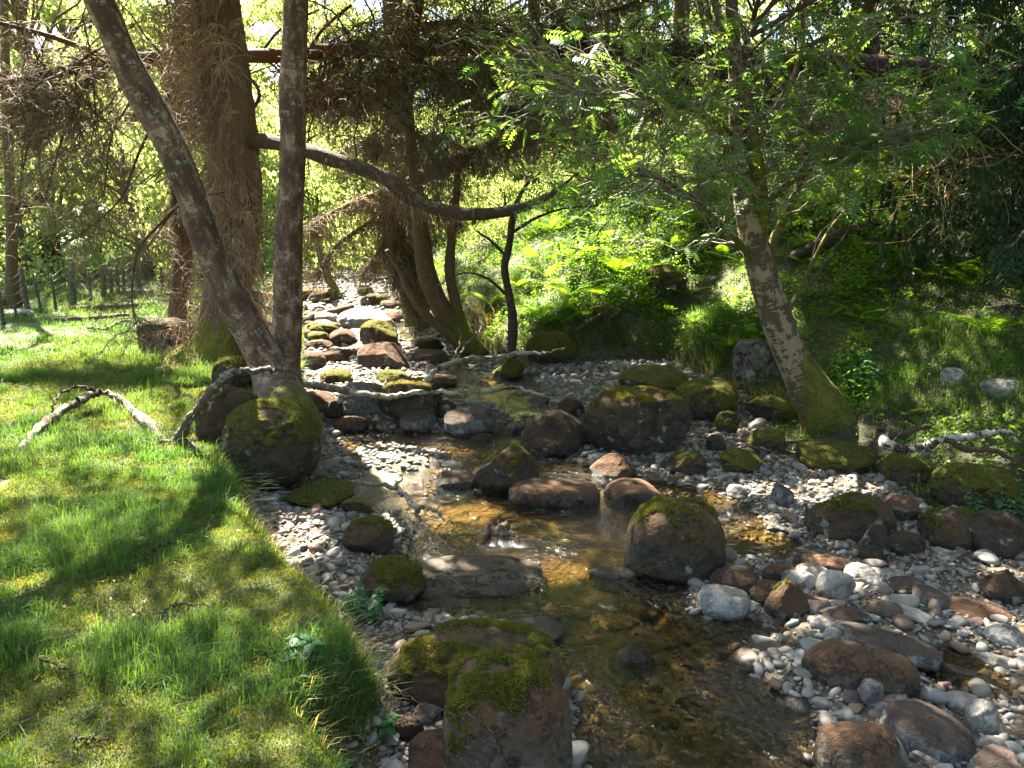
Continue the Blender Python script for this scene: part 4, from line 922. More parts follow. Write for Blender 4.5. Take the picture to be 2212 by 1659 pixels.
# -- thin mossy trunk and other trees of the left side
def simple_tree(name, label, pts, mat, ext, group=None, cat='tree', seed=0, k=16, n=50, rough=.14):
    r = empty(name, Py(pts[0][0], pts[0][1], pts[0][2]), label, cat, group); _, L, R = stem(r, 'trunk', pts, mat, n=n, k=k, rough=rough, seed=seed, ext=ext); return r, L, R
thin, TL, TR = simple_tree('slim_tree', 'slim mossy trunk beside the low stump left of the big spruce', [(378, 790, 9.3, 70), (384, 740, 9.4, 50), (384, 660, 9.4, 36), (392, 590, 9.4, 36), (396, 520, 9.4, 34), (384, 440, 9.4, 28), (378, 330, 9.4, 26), (380, 200, 9.4, 26), (386, 90, 9.4, 26), (390, 0, 9.4, 26), (392, -60, 9.4, 25)], 'mossbark', [(-4.0, 9.6, 7, .05), (-4.1, 10, 9.5, .02)], seed=51)
rs = np.random.RandomState(77); n = 900; n = 2600; r0, q = along(TL[:48], n, rs, .15, .95); Lh = hang(r0, n, 5, rs, rs.uniform(.12, .5, n), .8, 2.0)
add_tubes(thin, 'dead_twigs', Lh, taper(n, 5, rs.uniform(.0015, .004, n)), 'twig', kind='stuff', seed=8)
simple_tree('slim_tree', 'pale slim trunk at the far left edge behind the fence', [(25, 700, 13, 40), (26, 600, 13, 26), (24, 480, 13, 22), (18, 330, 13, 20), (12, 150, 13, 18), (8, -40, 13, 16)], 'mossbark', [(-9, 13, 9, .04)], seed=52)
simple_tree('slim_tree', 'thin leaning mossy stem on the far bank left of the hanging spruce', [(742, 668, 14, 26), (725, 630, 14, 20), (705, 590, 14, 18), (690, 540, 14, 14), (680, 460, 14, 10)], 'mossbark', None, seed=53)

# -- stump
st = onray(345, 770); V, F = rock_shape(5, (.26, .24, .24), 71, cuts=0, e=5, rough=.1)
tag(mk('tree_stump', V, F, MAT['full']), 'low mossy tree stump at the foot of the slim trunk', 'stump').location = st+np.array([0, .2, .16])

# -- multi-stem mossy tree over the far shore
w0 = onray(1020, 765)[1]
wil = empty('willow_tree', Py(1025, 765, w0), 'mossy willow with several stems leaning left from one foot on the far shore', 'tree')
for i_, pts in enumerate([[(1030, 772, w0, 66), (1000, 735, w0, 52), (968, 690, w0, 44), (940, 640, w0, 42), (920, 580, w0, 40), (908, 500, w0, 36), (902, 420, w0, 30), (890, 330, w0, 24), (880, 200, w0, 18)],
        [(1010, 760, w0-.1, 30), (960, 715, w0-.2, 22), (915, 675, w0-.3, 20), (885, 630, w0-.3, 17), (865, 585, w0-.3, 14), (835, 540, w0-.4, 9)],
        [(1020, 755, w0, 34), (1000, 710, w0, 26), (984, 650, w0, 24), (972, 590, w0, 23), (975, 520, w0, 20), (985, 430, w0, 16), (990, 330, w0, 12)]]):
    stem(wil, 'trunk', pts, 'mossbark', n=50, k=18, rough=.14, seed=60+i_)
w1 = onray(1108, 800)[1]
sap = empty('dead_sapling', Py(1108, 800, w1), 'thin dead crooked sapling standing right of the mossy willow', 'tree')
stem(sap, 'trunk', [(1118, 815, w1, 34), (1105, 780, w1, 20), (1108, 700, w1, 20), (1100, 640, w1, 18), (1090, 580, w1, 20), (1100, 530, w1, 18), (1108, 470, w1, 14), (1120, 430, w1, 10), (1150, 380, w1, 6)], 'deadwood', n=60, k=12, rough=.3, seed=66)
stem(sap, 'branch', [(1098, 640, w1, 8), (1050, 600, w1, 6), (1000, 590, w1, 4), (940, 620, w1, 2)], 'deadwood', n=24, k=6, seed=67)
stem(sap, 'branch', [(1100, 560, w1, 8), (1060, 520, w1, 6), (1030, 500, w1, 3)], 'deadwood', n=24, k=6, seed=68)
stem(sap, 'branch', [(1110, 500, w1, 8), (1160, 470, w1, 6), (1220, 450, w1, 4), (1290, 445, w1, 2)], 'deadwood', n=24, k=6, seed=69)

# -- fallen spruce lying across the whole picture, high over the stream
fy = 9.6
fs = empty('fallen_spruce', Py(2080, 165, 10.6), 'long fallen dead spruce lying high across the stream from bank to bank', 'tree')
fpts = [(-160, 205, 8.9, 14), (0, 183, 9.0, 17), (120, 158, 9.1, 20), (240, 130, 9.2, 22), (330, 124, 9.25, 24), (460, 120, 9.3, 27), (600, 120, 9.4, 30), (700, 112, 9.5, 34), (800, 106, 9.6, 38), (920, 102, 9.7, 38), (1050, 102, 9.8, 38), (1200, 106, 9.9, 38), (1400, 112, 10.1, 40), (1600, 122, 10.2, 44), (1780, 138, 10.4, 52), (1920, 150, 10.5, 58), (2080, 165, 10.6, 62), (2260, 190, 10.8, 70), (2400, 215, 11, 74)]
_, FL, FR = stem(fs, 'trunk', fpts, 'redlog', n=160, k=20, rough=.1, seed=81)
rs = np.random.RandomState(91)
for i_, (pts, ns, sd) in enumerate([
    ([(240, 130, 9.2, 15), (190, 108, 9.1, 13), (100, 76, 9.0, 11), (0, 50, 8.9, 9), (-90, 30, 8.8, 7)], 200, 10),
    ([(240, 130, 9.2, 12), (235, 60, 9.0, 10), (190, -10, 8.9, 8)], 60, 6),
    ([(215, 135, 9.2, 7), (180, 195, 9.0, 6), (150, 260, 8.9, 5), (125, 330, 8.8, 4), (100, 420, 8.7, 3)], 420, 22),
    ([(140, 152, 9.1, 6), (100, 230, 9.0, 5), (60, 320, 8.9, 4), (40, 430, 8.8, 3)], 380, 20),
    ([(60, 172, 9.1, 6), (30, 240, 9.0, 5), (10, 340, 8.9, 3)], 260, 14),
    ([(420, 122, 9.3, 7), (350, 230, 9.0, 7), (300, 330, 8.8, 6), (260, 430, 8.7, 4), (170, 510, 8.6, 3)], 620, 30),
    ([(480, 122, 9.3, 8), (560, 200, 9.1, 8), (500, 290, 8.9, 7), (400, 420, 8.8, 5), (300, 560, 8.7, 3)], 560, 24),
    ([(330, 124, 9.3, 6), (280, 220, 9.1, 5), (240, 300, 9.0, 4), (225, 420, 8.9, 3)], 460, 24),
    ([(400, 430, 8.3, 8), (350, 480, 8.3, 6), (300, 540, 8.2, 5), (285, 640, 8.1, 4), (300, 720, 8.0, 2)], 420, 26),
    ([(660, 118, 9.4, 8), (700, 60, 9.5, 8), (760, 10, 9.5, 7)], 140, 6),
    ([(560, 120, 9.4, 7), (610, 60, 9.4, 6), (690, 20, 9.4, 5)], 140, 6)]):
    bough(fs, pts, 'redlog', ns, rs, (.08, .34), (.001, .0024), 'twig', seed=100+i_*4, side=sd, k=8, n=30)
# dark thick limbs right of the upright birch
dk = [([(640, 228, 9.2, 40), (700, 215, 9.2, 46), (770, 195, 9.3, 50), (830, 160, 9.4, 44), (868, 110, 9.5, 40), (888, 60, 9.6, 34), (905, -20, 9.6, 30)], 1100, 40, 60),
      ([(868, 402, 10.6, 26), (930, 372, 10.6, 34), (1000, 345, 10.6, 36), (1080, 315, 10.6, 36), (1160, 296, 10.6, 32), (1250, 285, 10.6, 28), (1350, 262, 10.6, 22), (1450, 230, 10.6, 16)], 900, 40, 60),
      ([(800, 106, 9.6, 18), (900, 130, 9.5, 17), (1000, 200, 9.4, 14), (1120, 240, 9.3, 10), (1230, 260, 9.2, 6)], 900, 44, 0),
      ([(900, 60, 9.6, 20), (1000, 50, 9.6, 14), (1080, 80, 9.5, 11), (1180, 130, 9.4, 7)], 700, 34, 0),
      ([(700, 112, 9.5, 12), (800, 200, 9.3, 10), (900, 290, 9.1, 8), (960, 380, 9.0, 4)], 900, 44, 0),
      ([(1000, 102, 9.7, 10), (1080, 200, 9.5, 8), (1130, 300, 9.3, 6)], 700, 34, 0),
      ([(1200, 106, 9.9, 10), (1300, 190, 9.7, 8), (1420, 260, 9.6, 5)], 700, 34, 0),
      ([(1400, 112, 10.1, 10), (1350, 210, 10, 8), (1280, 330, 10, 5)], 600, 30, 0),
      ([(1500, 112, 10.1, 12), (1620, 200, 10.3, 12), (1750, 235, 10.4, 10), (1900, 240, 10.4, 6)], 600, 30, 0),
      ([(1700, 130, 10.3, 12), (1850, 210, 10.6, 10), (1980, 250, 10.8, 6)], 500, 26, 0),
      ([(1200, 50, 10, 14), (1330, 20, 10, 10), (1450, -20, 10, 8)], 300, 16, 0),
      ([(1150, -20, 9.9, 14), (1240, 70, 9.9, 14), (1330, 140, 9.9, 9), (1420, 210, 9.8, 5)], 500, 24, 0)]
for i_, (pts, ns, sd, _) in enumerate(dk):
    bough(fs, pts, 'redlog', ns, rs, (.08, .40), (.0013, .003), 'twig' if i_ % 3 else 'redtwig', seed=200+i_*4, side=sd, k=10, n=36)

rs = np.random.RandomState(191)
n = 300; a0, q = along(FL, n, rs, .06, .78); dd = np.stack([rs.normal(size=n)*.9, rs.normal(size=n)*.45-.1, rs.choice([-1, 1], n, p=[.62, .38])*rs.uniform(.5, 1.2, n)], -1)
BR = hang(a0, n, 12, rs, rs.uniform(.5, 2.0, n), .25, .5, dd); BR = BR[(litness(BR.reshape(-1, 3)).reshape(n, 12) > 1).mean(1) > .7]; n = len(BR); add_tubes(fs, 'side_branches', BR, taper(n, 12, rs.uniform(.008, .018, n)), 'deadwood', k=5, kind='stuff', seed=291)
n2_ = 5200; j_ = rs.randint(n, size=n2_); k_ = rs.randint(2, 12, n2_); S0 = BR[j_, k_]; L2 = hang(S0, n2_, 8, rs, rs.uniform(.15, .7, n2_), .8, .8); lg = litness(S0) > 1.1; L2 = L2[lg]
add_tubes(fs, 'dead_twigs', L2, taper(len(L2), 8, rs.uniform(.003, .006, len(L2))), 'twig', kind='stuff', seed=292)
n3_ = 24000; S1 = L2[rs.randint(len(L2), size=n3_), rs.randint(2, 8, n3_)]; L3 = hang(S1, n3_, 5, rs, rs.uniform(.06, .28, n3_), .8, 1.5); lg = litness(S1) > 1.0; L3 = L3[lg]; S1 = S1[lg]; n3_ = len(L3)
add_tubes(fs, 'dead_twigs', L3, taper(n3_, 5, rs.uniform(.0014, .003, n3_)), 'twig', kind='stuff', seed=293)

ii_ = rs.randint(len(S1), size=90000); C_ = L3[ii_, rs.randint(0, 5, 90000)]; uu_, vv_, _ = proj(C_); kk_ = (uu_ > 640) & (uu_ < 1700); C_ = C_[kk_]; ax_ = unit((L3[:, -1]-L3[:, 0])[ii_][kk_])
V, F, R_ = leaves(C_+rs.normal(size=C_.shape)*.02, rs.uniform(.02, .045, len(C_)), rs, 2, .25, axis=ax_+rs.normal(size=C_.shape)*.5); child(fs, 'needles', V, F, MAT['needle'], smooth=False, pa={'rnd': R_})['kind'] = 'stuff'

# -- a living hanging spruce bough in the middle distance
hs = empty('hanging_spruce', Py(820, 640, 10.5), 'dark green spruce with drooping boughs hanging over the far stream', 'tree')
stem(hs, 'trunk', [(905, 700, 11.6, 60), (880, 560, 11.6, 56), (868, 400, 11.6, 54), (860, 240, 11.6, 50), (850, 60, 11.6, 46), (845, -80, 11.6, 44)], 'spruce', n=50, k=18, seed=301, ext=[(-1.8, 11.7, 8, .08), (-1.9, 11.8, 11, .02)])
for i_, (pts, ns) in enumerate([
    ([(868, 440, 11.0, 14), (800, 480, 10.6, 11), (730, 530, 10.2, 8), (690, 590, 10.0, 4)], 900),
    ([(868, 400, 11.0, 14), (780, 430, 10.7, 10), (700, 470, 10.4, 7), (665, 500, 10.3, 4)], 900),
    ([(870, 480, 11.0, 12), (820, 540, 10.6, 9), (780, 600, 10.4, 5)], 800),
    ([(870, 500, 11.0, 12), (860, 560, 10.5, 8), (850, 620, 10.3, 4)], 500),
    ([(868, 420, 11, 12), (940, 450, 10.7, 9), (1000, 490, 10.5, 5)], 500),
    ([(868, 300, 11, 12), (780, 310, 10.8, 9), (690, 350, 10.5, 5)], 700),
    ([(868, 300, 11, 12), (960, 300, 10.8, 9), (1060, 360, 10.5, 5)], 600)]):
    bough(hs, pts, 'spruce', ns, rs, (.12, .42), (.0013, .003), 'redtwig', seed=310+i_*4, side=26, k=8, n=30, needle=14000 if i_ < 4 or i_ == 5 else 4500, droop=3, spread=.35)

# -- the pale rowan-leaved birch of the right bank
rw = empty('rowan_tree', Py(1830, 985, 6.5), 'leaning pale barked rowan with mossy foot and feathery leaves on the right bank', 'tree')
rpts = [(1845, 1010, 6.45, 160), (1822, 975, 6.5, 130), (1798, 930, 6.5, 114), (1772, 880, 6.5, 102), (1740, 825, 6.5, 84), (1712, 770, 6.5, 71), (1690, 720, 6.5, 66), (1672, 670, 6.5, 64), (1655, 620, 6.5, 61), (1642, 570, 6.5, 59), (1626, 510, 6.5, 58), (1612, 450, 6.5, 50), (1602, 380, 6.5, 44), (1594, 300, 6.5, 40), (1592, 200, 6.5, 34), (1586, 100, 6.5, 28), (1580, 0, 6.5, 26), (1578, -60, 6.5, 24)]
_, WL, WR = stem(rw, 'trunk', rpts, 'rowanbark', n=170, k=40, rough=.12, seed=401, ext=[(1.9, 6.6, 5.2, .04), (1.9, 6.8, 7, .015)])
sub = [[(1640, 560, 6.5, 34), (1648, 480, 6.45, 30), (1640, 380, 6.4, 28), (1625, 280, 6.4, 26), (1605, 180, 6.35, 22), (1560, 60, 6.3, 18), (1530, -50, 6.3, 16)],
       [(1650, 600, 6.5, 26), (1670, 520, 6.6, 20), (1710, 440, 6.6, 18), (1730, 380, 6.65, 17), (1748, 280, 6.7, 16), (1800, 190, 6.7, 13), (1880, 60, 6.8, 11), (1920, -30, 6.8, 9)],
       [(1615, 470, 6.5, 22), (1600, 380, 6.55, 16), (1660, 260, 6.6, 15), (1720, 150, 6.6, 13), (1740, 0, 6.6, 11)],
       [(1625, 560, 6.45, 16), (1575, 500, 6.3, 13), (1520, 450, 6.2, 11), (1470, 410, 6.1, 8), (1380, 370, 6.0, 5)],
       [(1608, 440, 6.5, 16), (1560, 300, 6.4, 14), (1540, 180, 6.4, 12), (1520, 60, 6.3, 10), (1500, -40, 6.3, 9)],
       [(1690, 700, 6.5, 12), (1740, 600, 6.7, 9), (1790, 500, 6.8, 8), (1840, 440, 6.9, 5)],
       [(1640, 470, 6.5, 14), (1700, 400, 6.5, 12), (1800, 350, 6.4, 10), (1920, 310, 6.3, 7), (2060, 280, 6.2, 4)],
       [(1600, 300, 6.5, 12), (1500, 240, 6.3, 10), (1380, 210, 6.1, 8), (1240, 200, 6.0, 5)],
       [(1600, 200, 6.5, 12), (1700, 120, 6.5, 10), (1850, 60, 6.5, 8), (2050, 20, 6.5, 5)]]
subL = []
for i_, pts in enumerate(sub):
    _, L, R = stem(rw, 'stem', pts, 'rowanbark', n=50, k=12, rough=.08, seed=410+i_); subL.append(L)
rs = np.random.RandomState(61)
tg = []
# target spots of leafy twig ends: (u, v, spread u, spread v, count, depth)
for (cu, cv, su, sv, c_, y0) in [(1120, 110, 160, 60, 16, 6.2), (1280, 60, 150, 50, 14, 6.2), (1330, 200, 160, 70, 22, 6.1), (1180, 210, 110, 60, 10, 6.1), (1450, 240, 130, 90, 22, 6.1), (1300, 340, 120, 50, 12, 5.9), (1070, 280, 90, 40, 5, 6.0), (1220, 420, 130, 50, 12, 5.9), (1420, 420, 150, 70, 20, 5.9), (1520, 500, 110, 60, 12, 6), (1350, 530, 120, 40, 8, 6), (1480, 90, 110, 60, 16, 6.3), (1760, 60, 180, 50, 22, 6.6), (1950, 60, 160, 50, 16, 6.5), (2080, 140, 120, 60, 12, 6.5), (1800, 180, 130, 60, 24, 6.4), (1950, 220, 130, 60, 26, 6.3), (2080, 250, 70, 50, 12, 6.3), (1820, 310, 130, 50, 24, 6.3), (1960, 320, 120, 40, 16, 6.3), (1700, 300, 80, 60, 10, 6.2), (1760, 420, 110, 50, 12, 6.4), (1650, 200, 90, 70, 12, 6.2), (1560, 330, 80, 60, 8, 6.0)]:
    for _ in range(c_):
        u_, v_ = cu+rs.normal()*su*.55, cv+rs.normal()*sv*.6; p = Py(u_, v_, y0+rs.normal()*.35); p[2] = max(p[2], .6); tg.append(p)
tg = np.array(tg); pool = np.vstack([WL[60:170:3]]+subL)
# attach each twig end to a nearby, lower piece of stem
src = []
for p in tg:
    d = np.linalg.norm(pool-p, axis=1)+.6*np.maximum(pool[:, 2]-p[2]+.1, 0)+rs.rand(len(pool))*.25; j_ = np.argmin(np.abs(d-.75)+.5*(d > 1.2)*d); src.append(pool[j_])
src = np.array(src); n = len(tg)
TW = wig(src, tg, n, 10, rs, .05, .12); add_tubes(rw, 'twigs', TW, taper(n, 10, rs.uniform(.004, .008, n)), 'greytwig', k=4, kind='stuff', seed=430)
sd_, _ = along(TW.reshape(-1, 3), 10, rs)
pi_ = rs.randint(n, size=700); fi = rs.uniform(.25, .95, 700)*9; ii = fi.astype(int); s0 = TW[pi_, ii]
side = hang(s0, 700, 6, rs, rs.uniform(.12, .45, 700), .6, .2, unit(tg[pi_]-src[pi_])*.8); add_tubes(rw, 'twigs', side, taper(700, 6, rs.uniform(.0015, .003, 700)), 'greytwig', kind='stuff', seed=431)
def pinnate(C, D, N_, size, rs, pairs=6):
    """compound leaves: base C, direction D, blade normal N_"""
    n = len(C); D = unit(D); Sx = unit(np.cross(D, N_)); U = np.cross(Sx, D); V = []; R = np.repeat(rs.rand(n), (2*pairs+1)*4)
    for j in range(pairs+1):
        t = .22+.78*j/pairs; ax = C+D*(size*t)[:, None]-U*(size*.25*t*t)[:, None]
        for sgn in ((-1, 1) if j < pairs else (0,)):
            l = size*(.36 if j < pairs else .34)*(1-.35*abs(t-.55)); dr = unit(Sx*sgn*1.0+D*(.45 if sgn else 1)-U*.18)
            wv = unit(np.cross(dr, U)); wd = l*.17
            V.append(np.stack([ax, ax+dr*(l*.45)[:, None]+wv*wd[:, None], ax+dr*l[:, None]-U*(l*.12)[:, None], ax+dr*(l*.45)[:, None]-wv*wd[:, None]], 1))
    V = np.stack(V, 1).reshape(-1, 3); F = np.arange(len(V)).reshape(-1, 4); return V, F, R
lb = Bag()
ends = np.vstack([np.repeat(TW[:, -1], 4, 0), np.repeat(TW[:, -3], 2, 0), np.repeat(side[:, -1], 2, 0), side[:, 3]])
lit_g = litness(ends); ends = ends[(rs.rand(len(ends)) < .29) & ~((lit_g < 1.1) & (rs.rand(len(ends)) < .7)) & ~((mirror(ends) < 1) & (rs.rand(len(ends)) < .6))]; n = len(ends); dd = rs.normal(size=(n, 3))*.7+np.array([.25, -.1, -.15]); dd[:, 2] *= .45; up_ = unit(rs.normal(size=(n, 3))*.35+np.array([0, -.15, 1]))
V, F, R = pinnate(ends+rs.normal(size=(n, 3))*.01, dd, up_, rs.uniform(.12, .22, n), rs); lb.add(V, F, rnd=R)
V, F, A = lb.get(); o = child(rw, 'crown', V, F, MAT['rowan'], smooth=False, pa=A)
print('rowan leaves', n)

# ------------------------------------------------------------------ ferns and herbs on the right bank
def fern_mesh(seed, nf=8, size=.5):
    rs = np.random.RandomState(seed); b = Bag()
    for i in range(nf):
        a = 6.28*i/nf+rs.normal()*.3; L = size*rs.uniform(.7, 1.1); el = rs.uniform(.5, 1.1); m = 16
        t = np.linspace(0, 1, m); rr = L*(t*cos(el)+.25*t*t); zz = L*(t*sin(el)-.44*t*t*sin(el)*rs.uniform(.9, 1.3))
        ax = np.stack([rr*cos(a), rr*sin(a), zz], -1); T = unit(np.gradient(ax, axis=0)); Sx = np.array([-sin(a), cos(a), 0])
        Ln = L*.27*np.sin(np.pi*np.clip(t*.92+.06, 0, 1))**.8*(1-.35*t)
        for sg in (-1, 1):
            dr = unit(Sx*sg+T*.45-np.array([0, 0, .12])); w_ = L*.028
            p0 = ax-T*w_*.5; p1 = ax+T*w_*.5; md = ax+dr*(Ln*.5)[:, None]; tp = ax+dr*Ln[:, None]-np.array([0, 0, 1])*(Ln*.15)[:, None]
            V = np.stack([p0, md-T*w_*.55, tp, md+T*w_*.55, p1], 1)[1:].reshape(-1, 3); n_ = m-1; k = np.arange(n_)*5
            b.add(V, [np.stack([k, k+1, k+3, k+4], -1), np.stack([k+1, k+2, k+3], -1)], rnd=np.full(len(V), rs.rand()))
        V, F, _ = tubes(ax[None], np.full((1, m), .003)*np.linspace(1, .4, m), 3); b.add(V, F, rnd=np.full(len(V), .9))
    V, F, A = b.get(); return mk('fern', V, F, MAT['fern'], smooth=False, pa=A, link=False).data
FERN = [fern_mesh(500+i, 6+i) for i in range(4)]
def place(me, name, p, s, rz, label, cat, group=None, tilt=0):
    o = bpy.data.objects.new(name, me); col.objects.link(o); o.location = tuple(p); o.scale = (s, s, s); o.rotation_euler = (tilt, rs.normal()*.1, rz); return tag(o, label, cat, group)
FP_ = [(1180, 600, 1.5), (1250, 560, 1.6), (1230, 640, 1.3), (1330, 590, 1.5), (1150, 560, 1.3), (1390, 620, 1.3), (1300, 640, 1.2), (1150, 680, 1.0), (1220, 700, .9), (1420, 590, 1.3), (1480, 640, .9), (1500, 700, .7), (1600, 640, .8), (1380, 660, .9), (1700, 500, 1.2), (1760, 460, 1.3), (1650, 470, 1.2), (1830, 430, 1.3), (1950, 420, 1.0), (1780, 540, .9), (1860, 540, .9), (1920, 480, .9), (1860, 620, .8), (1990, 600, .8), (2060, 480, .9), (1750, 640, .6), (1580, 430, 1.3), (1500, 480, 1.3), (1460, 540, 1.3), (1300, 520, 1.4), (1200, 500, 1.4), (1880, 700, .6), (1960, 900, .55), (2000, 930, .6), (1830, 640, .6), (1120, 620, 1.1), (1060, 660, 1.0), (1560, 560, 1.2)]
for i, (u_, v_, s_) in enumerate(FP_):
    p = onray(u_, v_); lit = u_ < 1560
    place(FERN[i % 4], 'fern', p, s_*.95, rs.uniform(0, 6), ('bright green fern arching in the sun on the mid right bank' if lit else 'green fern growing on the shady right slope'), 'fern', 'ferns in the sun' if lit else 'ferns on the shady slope')
rs = np.random.RandomState(303)
for i in range(95):
    u_, v_ = rs.uniform(1120, 2200), rs.uniform(380, 760)
    if u_ > 1980 and v_ < 500: continue
    p = onray(u_, v_)
    if fields(p[:1], p[1:2])[1][0] < .3: continue
    place(FERN[i % 4], 'fern', p, rs.uniform(.4, 1.0), rs.uniform(0, 6), 'bright green fern arching in the sun on the mid right bank' if u_ < 1560 else 'green fern growing on the shady right slope', 'fern', 'ferns in the sun' if u_ < 1560 else 'ferns on the shady slope')
for i in range(70):
    u_, v_ = rs.uniform(1120, 2200), rs.uniform(420, 800); p = onray(u_, v_)
    if fields(p[:1], p[1:2])[1][0] < .2: continue
    a = rs.uniform(0, 6.28); l_ = rs.uniform(.2, .8); d_ = np.array([cos(a)*l_, sin(a)*l_*.5]); t = np.linspace(0, 1, 8); xy = p[:2]+np.outer(t, d_); zz = Hf(xy[:, 0], xy[:, 1])+.03+.05*rs.rand(); zz = zz[0]*(1-t)+zz[-1]*t+.02*rs.normal(size=8)
    L = np.column_stack([xy, zz])-p; V, F, tc = tubes(L[None], taper(1, 8, rs.uniform(.003, .010)), 5); o = mk('stick', V, F, MAT['paledead' if rs.rand() < .5 else 'deadwood'], pa={'tc': tc, 'rnd': np.full(len(V), rs.rand())}); o.location = tuple(p)
    tag(o, 'thin dead stick lying on the slope of the right bank', 'stick', 'dead sticks on the right slope')
def herb(p, n, h, label, cat, rs, size=.05, name='herb'):
    b = Bag(); tb = Bag()
    for i in range(n):
        a0 = np.array([rs.normal()*h*.22, rs.normal()*h*.22, 0]); L = h*rs.uniform(.6, 1); m = 7; t = np.linspace(0, 1, m)
        ln = np.stack([a0[0]*(1+t*1.2), a0[1]*(1+t*1.2), L*t], -1); V, F, _ = tubes(ln[None], np.full((1, m), .003), 4); tb.add(V, F, rnd=np.full(len(V), .5))
        for k in range(2, m):
            for q in range(4):
                an = q*pi/2+k*.8+rs.normal()*.2; dv = np.array([cos(an), sin(an), -.15]); s_ = size*(1.15-.1*k)*rs.uniform(.8, 1.2)
                wv = np.array([-sin(an), cos(an), 0]); c0 = ln[k]
                pts = [c0+dv*s_*.15]+[c0+dv*s_*x_+wv*s_*y_+np.array([0, 0, z_*s_]) for x_, y_, z_ in ((.35, .34, .03), (.7, .32, .02), (1.15, 0, -.12), (.7, -.32, .02), (.35, -.34, .03))]
                b.add(np.array(pts), np.array([[0, 1, 2, 3, 4, 5]]), rnd=np.full(6, rs.rand()))
    r = empty(name, p, label, cat); V, F, A = tb.get(); mk('stem', V, F, MAT['herb'], parent=r, pa=A); V, F, A = b.get(); mk('leaves', V, F, MAT['herb'], parent=r, smooth=False, pa=A); return r
rs = np.random.RandomState(17)
herb(onray(1835, 850), 12, .42, 'blue green nettle clump with broad toothed leaves on the dark slope', 'nettle', rs, .085, 'nettle')
herb(onray(2070, 1040), 5, .22, 'small broad leaved sprig above the olive mossy boulder', 'herb', rs, .06)
herb(onray(2150, 1140), 7, .25, 'leafy weed at the right edge beside the olive mossy boulder', 'herb', rs, .05)
herb(onray(765, 1345), 6, .16, 'broad leaved sprig on the lip of the grassy bank', 'herb', rs, .06)
herb(onray(805, 1600), 3, .10, 'tiny two leaved sprig at the bottom of the grassy bank', 'herb', rs, .05)
herb(onray(660, 1420), 3, .08, 'single broad dock leaf plant at the dark edge of the bank', 'herb', rs, .09)
herb(onray(1225, 1215), 3, .05, 'small weed', 'herb', rs, .02) if False else None
herb(onray(1690, 820), 6, .25, 'leafy herb in the shade left of the pale rowan trunk', 'herb', rs, .05)

# ------------------------------------------------------------------ fallen wood
def branch(name, label, cat, parts, group=None, k=12, loc=None):
    """parts: list of (part name, rows (u, v, height above ground or y via tuple, width), mat, label)"""
    first = parts[0][1][0]; p0 = onray(first[0], first[1]); r = empty(name, p0, label, cat, group)
    for i_, (nm, rows, mat) in enumerate(parts):
        q = spline(rows, max(16, len(rows)*7)); L = []; R = []
        for u_, v_, h_, w_ in q:
            p = onray(u_, v_, off=h_) if h_ < 3 else Py(u_, v_, h_); L.append(p); R.append(max(w_*.82*mpp(p)/2, .0015))
        L = np.array(L); L[1:-1] = (L[:-2]+2*L[1:-1]+L[2:])/4; L[1:-1] += np.random.RandomState(int(first[0])+7).normal(size=L[1:-1].shape)*.007
        V, F, tc = tubes(L[None], np.array(R)[None]*(1+.25*n2(np.arange(len(R))*.7, np.zeros(len(R))+i_, 3)[None]-.15), k, .35, int(first[0])+i_)
        child(r, nm, V, F, MAT[mat], pa={'tc': tc, 'rnd': np.full(len(V), .5)})
        if max(R) > .009 and len(q) > 20:
            rs_ = np.random.RandomState(int(first[0])+i_); nt_ = 7; b_ = rs_.randint(4, len(L)-1, nt_); T_ = hang(L[b_], nt_, 6, rs_, rs_.uniform(.05, .22, nt_), .9, -.2, np.array([[0, 0, .7]])*np.ones((nt_, 1)))
            V, F, tc = tubes(T_, taper(nt_, 6, rs_.uniform(.002, .005, nt_)), 4); child(r, 'twigs', V, F, MAT[mat], pa={'tc': tc, 'rnd': np.full(len(V), .5)})
    return r
branch('fallen_branch', 'arched grey branch lying on the sunny grass at the far left, its tip curling back', 'branch', [
    ('stem', [(30, 985, .0, 12), (60, 955, .03, 22), (110, 905, .08, 24), (160, 872, .12, 22), (205, 850, .14, 18), (240, 852, .10, 16), (280, 880, .05, 18), (320, 915, .03, 24), (350, 950, .0, 20)], 'paledead'),
    ('side_branch', [(210, 852, .14, 9), (190, 838, .17, 8), (150, 840, .20, 7), (122, 862, .16, 7), (108, 905, .06, 5), (112, 925, .0, 4)], 'deadwood')])
branch('fallen_branch', 'crooked grey lichened branch propped against the birch foot', 'branch', [
    ('stem', [(385, 962, 5.2, 30), (398, 925, 5.12, 27), (430, 880, 5.0, 24), (470, 828, 5.0, 24), (500, 805, 5.05, 20), (550, 800, 5.15, 17), (610, 800, 5.3, 11), (655, 803, 5.4, 5)], 'paledead'),
    ('side_branch', [(388, 955, 5.2, 24), (415, 962, 5.1, 17), (435, 990, 4.95, 15), (470, 1030, 4.68, 14), (510, 1065, 4.4, 12), (538, 1092, 4.2, 8)], 'paledead'),
    ('side_branch', [(395, 945, 5.22, 20), (360, 955, 5.2, 12), (335, 950, 5.25, 8)], 'paledead')])
